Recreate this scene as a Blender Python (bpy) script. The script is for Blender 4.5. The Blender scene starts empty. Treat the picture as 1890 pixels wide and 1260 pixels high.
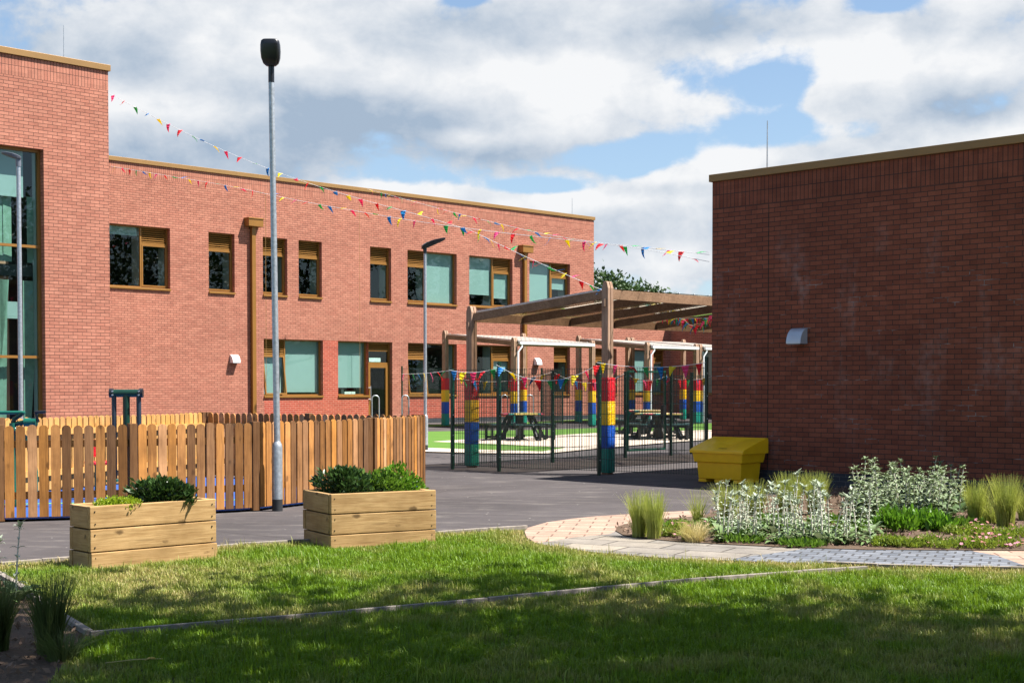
import bpy, bmesh, math, random
import numpy as np
from mathutils import Vector, Matrix
random.seed(7); rng = np.random.default_rng(11)
S = bpy.context.scene
C = S.collection
R2 = math.sqrt(.5)
# ------------------------------------------------------------------ camera model (used to survey the photo)
FPX = 2617.0; EYE = 1.55; TILT = math.radians(1.67); CT, ST = math.cos(TILT), math.sin(TILT)
CYP = 713 + FPX*math.tan(TILT)
def ray(px, py):
    a = (px-945)/FPX; b = (CYP-py)/FPX
    return Vector((a, CT + b*ST, -ST + b*CT))
EYEP = Vector((0, 0, EYE))
def gz(x, y):
    return .165*min(1, max(0, ((y-x)-32)/26))
def G(px, py):                       # pixel -> ground point
    d = ray(px, py); z = 0.0
    for _ in range(6):
        p = EYEP + d*((z-EYE)/d.z); z = gz(p.x, p.y)
    return Vector((p.x, p.y, z))
def G0(px, py):
    d = ray(px, py); return EYEP + d*(-EYE/d.z)
def atY(px, py, Y):
    d = ray(px, py); return EYEP + d*(Y/d.y)
def onplane(px, py, P0, n):
    d = ray(px, py); return EYEP + d*((Vector(P0)-EYEP).dot(Vector(n))/d.dot(Vector(n)))

cam = bpy.data.cameras.new('camera'); co = bpy.data.objects.new('camera', cam); C.objects.link(co)
co.location = EYEP; co.rotation_euler = (math.pi/2 - TILT, 0, 0)
cam.sensor_width = 36; cam.sensor_fit = 'HORIZONTAL'; cam.lens = FPX/1890*36
cam.shift_y = (CYP-630)/1890; cam.clip_start = .1; cam.clip_end = 3000
S.camera = co

# ------------------------------------------------------------------ node helpers
class NT:
    def __init__(s, nt): s.nt = nt; s.n = nt.nodes; s.l = nt.links
    def new(s, t, **kw):
        x = s.n.new(t)
        for k, v in kw.items(): setattr(x, k, v)
        return x
    def put(s, sock, val):
        if isinstance(val, bpy.types.NodeSocket): s.l.new(val, sock)
        elif val is not None:
            if sock.type == 'RGBA' and not isinstance(val, (int, float)) and len(val) == 3: val = (*val, 1)
            sock.default_value = val
    def math(s, op, a, b=None, c=None, clamp=False):
        x = s.new('ShaderNodeMath', operation=op, use_clamp=clamp)
        s.put(x.inputs[0], a)
        if b is not None: s.put(x.inputs[1], b)
        if c is not None: s.put(x.inputs[2], c)
        return x.outputs[0]
    def vmath(s, op, a, b=None):
        x = s.new('ShaderNodeVectorMath', operation=op); s.put(x.inputs[0], a)
        if b is not None: s.put(x.inputs[1], b)
        return x.outputs['Value'] if op in ('LENGTH', 'DOT_PRODUCT', 'DISTANCE') else x.outputs[0]
    def mix(s, f, a, b, mode='MIX'):
        x = s.new('ShaderNodeMix', data_type='RGBA', blend_type=mode)
        s.put(x.inputs[0], f); s.put(x.inputs[6], a); s.put(x.inputs[7], b)
        return x.outputs[2]
    def noise(s, vec, scale=5, detail=4, rough=.55, dist=0):
        x = s.new('ShaderNodeTexNoise'); s.put(x.inputs['Vector'], vec)
        x.inputs['Scale'].default_value = scale; x.inputs['Detail'].default_value = detail
        x.inputs['Roughness'].default_value = rough; x.inputs['Distortion'].default_value = dist
        return x.outputs[0]
    def ramp(s, v, lo, hi, a=0, b=1, smooth=False):
        x = s.new('ShaderNodeMapRange', interpolation_type='SMOOTHSTEP' if smooth else 'LINEAR')
        s.put(x.inputs[0], v); s.put(x.inputs[1], lo); s.put(x.inputs[2], hi); s.put(x.inputs[3], a); s.put(x.inputs[4], b)
        return x.outputs[0]
    def coord(s, w='Object'): return s.new('ShaderNodeTexCoord').outputs[w]
    def scale(s, v, sc, rot=(0, 0, 0), loc=(0, 0, 0)):
        x = s.new('ShaderNodeMapping'); s.put(x.inputs[0], v)
        x.inputs['Scale'].default_value = sc; x.inputs['Rotation'].default_value = rot; x.inputs['Location'].default_value = loc
        return x.outputs[0]
    def bump(s, h, strength=.3, dist=.01):
        x = s.new('ShaderNodeBump'); s.put(x.inputs['Height'], h)
        x.inputs['Strength'].default_value = strength; x.inputs['Distance'].default_value = dist
        return x.outputs[0]
MATS = {}
def mat(name):
    m = bpy.data.materials.new(name); m.use_nodes = True
    t = NT(m.node_tree); b = m.node_tree.nodes['Principled BSDF']
    MATS[name] = m
    return m, t, b
def plain(name, col, rough=.6, metal=0, var=.15, scale=8, bump=0, spec=.5):
    m, t, b = mat(name)
    n = t.noise(t.coord(), scale, 4)
    t.put(b.inputs['Base Color'], t.mix(t.ramp(n, .3, .7), tuple(c*(1-var) for c in col), tuple(min(1, c*(1+var)) for c in col)))
    b.inputs['Roughness'].default_value = rough; b.inputs['Metallic'].default_value = metal
    b.inputs['Specular IOR Level'].default_value = spec
    if bump: t.put(b.inputs['Normal'], t.bump(t.noise(t.coord(), scale*6, 3), bump, .004))
    return m
def brickmat(name, c1, c2, mortar, ztop=None, stain=0.0, plinth=None, blotch=.2):
    m, t, b = mat(name)
    uv = t.new('ShaderNodeUVMap').outputs[0]
    def bk(w, h, off):
        x = t.new('ShaderNodeTexBrick'); x.offset = off; x.offset_frequency = 2
        t.put(x.inputs['Vector'], uv); x.inputs['Scale'].default_value = 1
        x.inputs['Brick Width'].default_value = w; x.inputs['Row Height'].default_value = h
        x.inputs['Mortar Size'].default_value = .006; x.inputs['Mortar Smooth'].default_value = .2; x.inputs['Bias'].default_value = -.1
        t.put(x.inputs['Color1'], c1); t.put(x.inputs['Color2'], c2); t.put(x.inputs['Mortar'], mortar)
        return x
    a = bk(.225, .075, .5); col, fac = a.outputs[0], a.outputs[1]
    sep = t.new('ShaderNodeSeparateXYZ'); t.put(sep.inputs[0], uv); zz = sep.outputs[1]; ss = sep.outputs[0]
    if ztop:
        uv2 = t.vmath('SUBTRACT', uv, (0, ztop % .225, 0))
        s2 = bk(.075, .225, 0); t.put(s2.inputs['Vector'], uv2)
        k = t.math('GREATER_THAN', zz, ztop-.45)
        col = t.mix(k, col, s2.outputs[0])
        fx = t.new('ShaderNodeMix', data_type='FLOAT'); t.put(fx.inputs[0], k); t.put(fx.inputs[2], fac); t.put(fx.inputs[3], s2.outputs[1]); fac = fx.outputs[0]
    if plinth is not None:
        k = t.math('LESS_THAN', zz, plinth); col = t.mix(k, col, t.mix(fac, (.045, .047, .055), (.1, .1, .1)))
    # each brick its own tone, larger blotches, fine grain
    cell = t.new('ShaderNodeTexWhiteNoise', noise_dimensions='2D')
    row = t.math('FLOOR', t.math('DIVIDE', zz, .075))
    sx = t.math('FLOOR', t.math('DIVIDE', t.math('ADD', ss, t.math('MULTIPLY', t.math('MODULO', row, 2), .1125)), .225))
    cb = t.new('ShaderNodeCombineXYZ'); t.put(cb.inputs[0], sx); t.put(cb.inputs[1], row); t.put(cell.inputs['Vector'], cb.outputs[0])
    v = t.ramp(cell.outputs[0], 0, 1, .9, 1.1)
    n1 = t.noise(t.scale(uv, (.35, .8, 1)), 1, 4); n2 = t.noise(uv, 45, 3)
    v = t.math('MULTIPLY', v, t.ramp(n1, .3, .7, 1-blotch, 1+blotch)); v = t.math('MULTIPLY', v, t.ramp(n2, .3, .7, .9, 1.1))
    hsv = t.new('ShaderNodeHueSaturation'); t.put(hsv.inputs['Color'], col); t.put(hsv.inputs['Value'], v)
    col = hsv.outputs[0]
    if stain:
        # lime bloom washed over the joints and, in vertical patches, over the bricks
        p = t.noise(t.scale(uv, (1.1, .35, 1)), 1.2, 4, .6)
        h = t.ramp(zz, .6, 3.0, .4, 1); h2 = t.ramp(zz, 3.0, 4.2, 1, .0)
        p2 = t.math('MULTIPLY', t.math('MULTIPLY', t.ramp(p, .5, .68, 0, 1, True), t.math('MULTIPLY', h, h2)), t.ramp(t.noise(uv, 7, 3), .35, .65))
        col = t.mix(t.math('MULTIPLY', p2, stain), col, (.5, .42, .39))
        j = t.math('MULTIPLY', t.math('MULTIPLY', fac, t.ramp(t.noise(t.scale(uv, (.8, 3, 1)), 1.5, 5, .7), .57, .68)), h2)
        col = t.mix(t.math('MULTIPLY', j, .45), col, (.6, .56, .53))
    t.put(b.inputs['Base Color'], col)
    b.inputs['Roughness'].default_value = .85; b.inputs['Specular IOR Level'].default_value = .2
    hgt = t.math('ADD', t.math('MULTIPLY', fac, -1), t.math('MULTIPLY', n2, .35))
    t.put(b.inputs['Normal'], t.bump(hgt, .6, .006))
    return m
def woodmat(name, c1, c2, axis=2, island=.35, rough=.75, knots=.6, dirt=0):
    m, t, b = mat(name)
    geo = t.new('ShaderNodeNewGeometry'); rnd = geo.outputs['Random Per Island']
    sc = [14, 14, 14]; sc[axis] = .9
    off = t.new('ShaderNodeCombineXYZ')
    t.put(off.inputs[0], t.math('MULTIPLY', rnd, 37)); t.put(off.inputs[1], t.math('MULTIPLY', rnd, 91)); t.put(off.inputs[2], t.math('MULTIPLY', rnd, 17))
    v = t.vmath('ADD', t.coord(), off.outputs[0])
    g = t.noise(t.scale(v, sc), 2.0, 5, .6, .8)
    g2 = t.noise(t.scale(v, [s*3 for s in sc]), 2.0, 3, .5)
    w = t.new('ShaderNodeTexWhiteNoise', noise_dimensions='1D'); t.put(w.inputs['W'], t.math('MULTIPLY', rnd, 999))
    gr = t.ramp(t.math('ADD', t.math('MULTIPLY', g, .6), t.math('MULTIPLY', g2, .4)), .38, .62)
    col = t.mix(t.math('ADD', t.math('MULTIPLY', gr, 1-island), t.math('MULTIPLY', w.outputs[0], island)), c1, c2)
    col = t.mix(t.math('MULTIPLY', t.ramp(t.noise(t.scale(v, [q*1.6 for q in sc]), 1.0, 2), .66, .70), .45), col, tuple(c*.45 for c in c1))
    ks = [6, 6, 6]; ks[axis] = 3.2
    vo = t.new('ShaderNodeTexVoronoi'); t.put(vo.inputs['Vector'], t.scale(v, ks)); vo.inputs['Scale'].default_value = 1.0
    kn = t.ramp(t.math('ADD', vo.outputs['Distance'], t.math('MULTIPLY', t.noise(v, 30, 2), .12)), .15, .25, 1, 0, True)
    kn = t.math('MULTIPLY', kn, t.math('GREATER_THAN', t.noise(v, 1.7, 1), .38))
    col = t.mix(t.math('MULTIPLY', kn, knots), col, tuple(c*.28 for c in c1))
    hsv = t.new('ShaderNodeHueSaturation'); t.put(hsv.inputs['Color'], col)
    t.put(hsv.inputs['Value'], t.ramp(w.outputs[0], 0, 1, 1-island, 1+island)); t.put(hsv.inputs['Saturation'], t.ramp(rnd, 0, 1, 1-island*.3, 1+island*.2))
    col = hsv.outputs[0]
    big = t.noise(t.coord(), 2.3, 4, .6)
    col = t.mix(t.ramp(big, .42, .72, 0, .55), col, tuple(c*.55 for c in c1))
    if dirt: col = t.mix(t.math('MULTIPLY', t.ramp(t.math('ADD', t.new('ShaderNodeSeparateXYZ').outputs[2], 0), 0, 1), 0), col, c1)
    t.put(b.inputs['Base Color'], col); b.inputs['Roughness'].default_value = rough; b.inputs['Specular IOR Level'].default_value = .25
    t.put(b.inputs['Normal'], t.bump(t.math('ADD', g, g2), .35, .004))
    return m
def glassmat(name, tint):
    m, t, b = mat(name); n = m.node_tree.nodes; n.remove(b)
    out = [x for x in n if x.type == 'OUTPUT_MATERIAL'][0]
    tr = t.new('ShaderNodeBsdfTransparent'); tr.inputs[0].default_value = (*tint, 1)
    gl = t.new('ShaderNodeBsdfGlossy'); gl.inputs['Roughness'].default_value = .01; gl.inputs[0].default_value = (.95, 1, 1, 1)
    t.put(gl.inputs['Normal'], t.bump(t.noise(t.coord(), 1.1, 2), .012, .03))
    fr = t.new('ShaderNodeFresnel'); bf = t.new('ShaderNodeNewGeometry').outputs['Backfacing']; t.put(fr.inputs[0], t.ramp(bf, 0, 1, 1.55, 1/1.55))
    mx = t.new('ShaderNodeMixShader'); t.put(mx.inputs[0], fr.outputs[0]); t.put(mx.inputs[1], tr.outputs[0]); t.put(mx.inputs[2], gl.outputs[0])
    t.put(out.inputs[0], mx.outputs[0]); return m
def leafmat(name, c1, c2, rough=.5, trans=.25, attr=False):
    m, t, b = mat(name)
    geo = t.new('ShaderNodeNewGeometry')
    w = t.new('ShaderNodeTexWhiteNoise', noise_dimensions='1D'); t.put(w.inputs['W'], t.math('MULTIPLY', geo.outputs['Random Per Island'], 777))
    f = t.math('ADD', t.math('MULTIPLY', w.outputs[0], .6), t.math('MULTIPLY', t.ramp(t.noise(t.coord(), 3.5, 2), .35, .65), .4))
    col = t.mix(f, c1, c2)
    t.put(b.inputs['Base Color'], col); b.inputs['Roughness'].default_value = rough; b.inputs['Specular IOR Level'].default_value = .35
    out = [x for x in m.node_tree.nodes if x.type == 'OUTPUT_MATERIAL'][0]
    tl = t.new('ShaderNodeBsdfTranslucent'); t.put(tl.inputs[0], t.mix(.5, col, (c2[0]*1.3, c2[1]*1.4, c2[2]*.7)))
    mx = t.new('ShaderNodeMixShader'); mx.inputs[0].default_value = trans
    t.put(mx.inputs[1], b.outputs[0]); t.put(mx.inputs[2], tl.outputs[0]); t.put(out.inputs[0], mx.outputs[0])
    return m

# ------------------------------------------------------------------ materials
M = {}
M['brick'] = brickmat('red_brick', (.412, .172, .115), (.342, .13, .086), (.095, .045, .035), ztop=8.75, plinth=.32, blotch=.07)
M['brick_red'] = brickmat('red_brick_panel', (.37, .078, .048), (.31, .06, .038), (.50, .25, .18), blotch=.06)
M['brick_right'] = brickmat('red_brick_stained_shaded', (.25, .08, .046), (.18, .054, .032), (.05, .035, .03), ztop=4.96, stain=.3, plinth=.2, blotch=.14)  # school brick darkened: the wall's shade is put into its colour; bloom is real
M['brick_wing'] = brickmat('red_brick_low', (.412, .172, .115), (.342, .13, .086), (.095, .045, .035), ztop=4.96, plinth=.32, blotch=.1)
M['bronze'] = plain('bronze_coated_metal', (.27, .125, .024), .42, .2, .06, 3)
M['bronze_cap'] = plain('bronze_coping_metal', (.28, .155, .05), .5, .2, .06, 2)
M['interior'] = plain('dark_interior', (.045, .05, .05), .9, 0, .3, .6)
M['blind'] = plain('roller_blind', (.34, .40, .40), .9, 0, .03, 2)
M['white_trim'] = plain('white_plastic', (.75, .77, .78), .4, 0, .05, 5)
M['paper'] = plain('white_paper', (.8, .8, .78), .8)
M['glass'] = glassmat('green_tinted_glass', (.69, .86, .81))
M['galv'] = plain('galvanised_steel', (.42, .45, .48), .45, .65, .22, 26)
M['galv_dark'] = plain('black_rubber_band', (.02, .022, .025), .6, 0, .2)
M['black'] = plain('black_plastic', (.014, .014, .017), .3, 0, .2)
M['lens'] = plain('dark_lens', (.17, .15, .17), .15, 0, .2)
M['headgrey'] = plain('grey_lamp_metal', (.16, .17, .2), .35, .3, .08)
M['picket'] = woodmat('brown_picket_wood', (.17, .066, .016), (.46, .205, .052), 2, .5)
M['picket_lit'] = woodmat('sunlit_picket_wood', (.42, .21, .055), (.62, .34, .10), 2, .15)  # paler yellow copy of the picket wood, sunlight put into the colour
M['rail'] = woodmat('rail_wood', (.3, .15, .05), (.5, .27, .1), 0, .15)
M['sleeperx'] = woodmat('planter_sleeper_wood', (.36, .205, .072), (.60, .385, .165), 0, .16, knots=.9)
M['sleepery'] = woodmat('planter_end_wood', (.34, .195, .072), (.55, .355, .155), 1, .16, knots=.9)
M['timber'] = woodmat('larch_post_wood', (.25, .15, .095), (.42, .275, .19), 2, .1, knots=.3)
M['timberx'] = woodmat('larch_beam_wood', (.22, .125, .07), (.38, .235, .14), 0, .12, knots=.3)
M['green'] = plain('dark_green_coating', (.004, .033, .02), .35, .0, .15)
M['wire'] = plain('dark_green_wire', (.010, .035, .028), .45, 0, .1)
M['gymgreen'] = plain('bright_green_coating', (.01, .11, .075), .28, 0, .1)
M['gymdark'] = plain('dark_blue_grey_coating', (.03, .04, .055), .35, 0, .1)
def padmat(name, col):
    m, t, b = mat(name); b.inputs['Base Color'].default_value = (*col, 1); b.inputs['Roughness'].default_value = .3
    v = t.scale(t.coord(), (9, 9, 14), (0, .6, .3))
    t.put(b.inputs['Normal'], t.bump(t.noise(v, 1.6, 3, .6, 1.5), .9, .02)); return m
M['pad_red'] = padmat('red_vinyl', (.62, .014, .025)); M['pad_yellow'] = padmat('yellow_vinyl', (.86, .50, .01))
M['pad_blue'] = padmat('blue_vinyl', (.009, .075, .40)); M['pad_green'] = padmat('green_vinyl', (.006, .24, .17))
M['binyellow'] = plain('yellow_plastic', (.97, .54, .008), .38, 0, .06, 6, .08)
M['bindark'] = plain('dark_slot', (.02, .017, .01), .8)
FLAGC = {'pink': (.85, .10, .30), 'red': (.78, .035, .05), 'green': (.06, .48, .17), 'blue': (.03, .27, .68), 'yellow': (.88, .70, .03)}
for k, c in FLAGC.items(): M['flag_'+k] = leafmat(k+'_bunting_cloth', tuple(x*.9 for x in c), c, .6, .45)
M['string'] = plain('white_cord', (.7, .7, .7), .8)
M['asphalt'] = None
def groundmat(name, cols, scale, rough=.9, fine=60, bump=.4, patch=None):
    m, t, b = mat(name); v = t.coord()
    n = t.noise(v, scale, 5, .6); f = t.noise(v, fine, 4, .65)
    col = t.mix(t.ramp(n, .35, .65), cols[0], cols[1])
    col = t.mix(t.ramp(f, .35, .7, 0, .55), col, cols[2])
    if patch:
        st = t.noise(t.scale(v, (.5, 2.2, 1), (0, 0, .5)), 1.6, 6, .65)
        col = t.mix(t.ramp(st, .56, .72, 0, .6), col, patch)
    t.put(b.inputs['Base Color'], col); b.inputs['Roughness'].default_value = rough; b.inputs['Specular IOR Level'].default_value = .2
    t.put(b.inputs['Normal'], t.bump(f, bump, .006)); return m
def tarmacmat():
    m, t, b = mat('weathered_tarmac'); v = t.coord()
    n = t.noise(v, .45, 6, .65); f = t.noise(v, 110, 4, .7); g = t.noise(t.scale(v, (1, 3.2, 1), (0, 0, .35)), 1.3, 7, .7)
    col = t.mix(t.ramp(n, .35, .65), (.056, .049, .049), (.088, .077, .077))
    col = t.mix(t.ramp(f, .35, .7, 0, .6), col, (.042, .037, .038))
    col = t.mix(t.ramp(g, .52, .70, 0, .65), col, (.165, .145, .13))
    col = t.mix(t.ramp(t.noise(v, 2.7, 5, .7), .60, .72, 0, .5), col, (.04, .035, .035))
    vo = t.new('ShaderNodeTexVoronoi'); t.put(vo.inputs['Vector'], v); vo.inputs['Scale'].default_value = 3.2
    col = t.mix(t.ramp(vo.outputs['Distance'], .035, .05, .8, 0), col, (.42, .39, .35))
    vc = t.new('ShaderNodeTexVoronoi', feature='DISTANCE_TO_EDGE'); t.put(vc.inputs['Vector'], t.vmath('ADD', v, t.vmath('MULTIPLY', t.new('ShaderNodeTexNoise').outputs['Color'], (.8, .8, 0)))); vc.inputs['Scale'].default_value = .22
    col = t.mix(t.ramp(vc.outputs['Distance'], .001, .004, .55, 0), col, (.025, .022, .022))
    t.put(b.inputs['Base Color'], col); b.inputs['Roughness'].default_value = .9; b.inputs['Specular IOR Level'].default_value = .2
    t.put(b.inputs['Normal'], t.bump(f, .6, .006)); return m
M['asphalt'] = tarmacmat()
M['soil'] = groundmat('dark_soil', ((.05, .032, .02), (.09, .06, .04), (.16, .11, .075)), 3, .95, 40, 1)
M['lawn'] = groundmat('lawn_thatch', ((.035, .05, .012), (.07, .075, .025), (.12, .1, .045)), 2, .95, 40, 1)
M['rough'] = groundmat('field', ((.05, .08, .02), (.06, .09, .03), (.04, .06, .02)), .05, .95, 3, .3)
M['turf'] = groundmat('artificial_turf', ((.075, .165, .022), (.095, .19, .03), (.055, .12, .02)), 1, .9, 120, .5)
M['resin'] = groundmat('cream_resin', ((.50, .42, .34), (.56, .47, .38), (.42, .35, .28)), 1, .85, 90, .3)
M['rubber'] = groundmat('blue_rubber', ((.025, .075, .27), (.03, .09, .31), (.02, .06, .2)), 1.5, .85, 130, .3)
M['lime'] = plain('lime_line_paint', (.2, .6, .05), .7)
M['edging'] = plain('concrete_edging', (.22, .19, .16), .9, 0, .3, 14, .3)
def paver(name, c1, c2, mortar, w, h, rot, msize=.006, off=.5, warp=0.0, var=.2):
    m, t, b = mat(name); v = t.scale(t.coord(), (1, 1, 1), (0, 0, rot))
    if warp: v = t.vmath('ADD', v, t.vmath('MULTIPLY', t.vmath('SUBTRACT', t.new('ShaderNodeTexNoise').outputs['Color'], (.5, .5, .5)), (warp, warp, 0)))
    x = t.new('ShaderNodeTexBrick'); x.offset = off; t.put(x.inputs['Vector'], v); x.inputs['Scale'].default_value = 1
    x.inputs['Brick Width'].default_value = w; x.inputs['Row Height'].default_value = h; x.inputs['Mortar Size'].default_value = msize
    x.inputs['Mortar Smooth'].default_value = .3
    t.put(x.inputs['Color1'], c1); t.put(x.inputs['Color2'], c2); t.put(x.inputs['Mortar'], mortar)
    hsv = t.new('ShaderNodeHueSaturation'); t.put(hsv.inputs['Color'], x.outputs[0])
    t.put(hsv.inputs['Value'], t.math('MULTIPLY', t.ramp(t.noise(t.coord(), 3.5, 4), .3, .7, 1-var, 1+var), t.ramp(t.noise(t.coord(), 50, 3), .3, .7, .85, 1.15)))
    t.put(b.inputs['Base Color'], hsv.outputs[0]); b.inputs['Roughness'].default_value = .8; b.inputs['Specular IOR Level'].default_value = .3
    t.put(b.inputs['Normal'], t.bump(t.math('ADD', t.math('MULTIPLY', x.outputs[1], -1), t.math('MULTIPLY', t.noise(t.coord(), 60, 3), .3)), .7, .008)); return m
M['pave_brick'] = paver('buff_brick_paving', (.37, .26, .195), (.29, .19, .14), (.16, .10, .072), .34, .24, .12, .011)
M['pave_flag'] = paver('grey_flag_paving', (.25, .215, .17), (.155, .142, .13), (.07, .06, .05), .62, .42, .5, .014)
M['pave_sett'] = paver('grey_sett_paving', (.145, .155, .175), (.095, .105, .125), (.055, .055, .058), .16, .17, .35, .012, var=.3)
M['hebe'] = leafmat('dark_glossy_leaf', (.018, .045, .012), (.06, .115, .03), .3, .15)
M['hebe_light'] = leafmat('mid_green_leaf', (.06, .13, .015), (.14, .24, .03), .4, .3)
M['sedum'] = leafmat('yellow_green_leaf', (.2, .3, .015), (.34, .42, .03), .5, .3)
M['treeleaf'] = leafmat('tree_leaf', (.022, .05, .012), (.055, .1, .025), .5, .14)
M['bark'] = plain('brown_bark', (.09, .065, .045), .9, 0, .35, 12, .6)
M['stipa'] = leafmat('feather_grass_blade', (.22, .30, .035), (.50, .50, .17), .5, .4)
M['stipa_dry'] = leafmat('dry_feather_grass_blade', (.45, .36, .16), (.62, .52, .28), .6, .35)
M['stipa_dark'] = leafmat('dark_feather_grass_blade', (.05, .085, .022), (.13, .16, .05), .5, .3)
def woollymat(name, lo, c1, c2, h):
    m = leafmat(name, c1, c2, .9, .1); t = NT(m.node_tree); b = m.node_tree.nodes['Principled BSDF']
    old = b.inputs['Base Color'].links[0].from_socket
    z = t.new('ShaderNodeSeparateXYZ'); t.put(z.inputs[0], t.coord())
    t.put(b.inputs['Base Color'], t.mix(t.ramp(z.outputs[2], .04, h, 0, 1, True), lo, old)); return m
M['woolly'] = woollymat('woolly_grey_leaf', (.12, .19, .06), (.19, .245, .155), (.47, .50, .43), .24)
M['woolly_green'] = woollymat('woolly_green_leaf', (.04, .085, .02), (.10, .155, .06), (.35, .40, .27), .34)
M['woolly_stem'] = leafmat('woolly_white_stem', (.52, .48, .40), (.64, .59, .50), .9, .05)
M['leafy'] = leafmat('fresh_green_leaf', (.065, .165, .012), (.15, .30, .025), .4, .3)
M['cover'] = leafmat('ground_cover_leaf', (.10, .17, .015), (.28, .34, .05), .5, .3)
M['petal'] = leafmat('pink_petal', (.6, .2, .3), (.75, .38, .45), .6, .3)
def tablemat():
    m, t, b = mat('multicoloured_recycled_plastic')
    geo = t.new('ShaderNodeNewGeometry')
    w = t.new('ShaderNodeTexWhiteNoise', noise_dimensions='1D'); t.put(w.inputs['W'], t.math('MULTIPLY', geo.outputs['Random Per Island'], 313))
    cr = t.new('ShaderNodeValToRGB'); cr.color_ramp.interpolation = 'CONSTANT'
    cols = [(.6, .45, .12), (.65, .5, .15), (.1, .12, .35), (.5, .06, .1), (.05, .3, .25), (.7, .6, .4), (.55, .2, .3)]
    e = cr.color_ramp.elements
    while len(e) < len(cols): e.new(.5)
    for i, c in enumerate(cols): e[i].position = i/len(cols); e[i].color = (*c, 1)
    t.put(cr.inputs[0], w.outputs[0]); t.put(b.inputs['Base Color'], cr.outputs[0]); b.inputs['Roughness'].default_value = .45
    return m
M['planks'] = tablemat()
M['teal'] = plain('dark_teal_plastic', (.012, .045, .042), .45)
M['blackwood'] = plain('black_recycled_plastic', (.012, .012, .014), .5)
def roofmat():
    m, t, b = mat('pale_corrugated_sheet'); v = t.coord()
    w = t.new('ShaderNodeTexWave', wave_type='BANDS', bands_direction='X'); t.put(w.inputs['Vector'], v); w.inputs['Scale'].default_value = 2.1
    t.put(b.inputs['Base Color'], t.mix(t.ramp(t.noise(v, 2, 3), .3, .7), (.27, .235, .2), (.33, .29, .25)))
    b.inputs['Roughness'].default_value = .5; t.put(b.inputs['Normal'], t.bump(w.outputs[1], .6, .02)); return m
M['roofsheet'] = roofmat()
M['roofclear'] = glassmat('clear_roof_sheet', (.66, .63, .58))
M['flatroof'] = plain('roof_membrane', (.2, .2, .2), .8)

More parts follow.
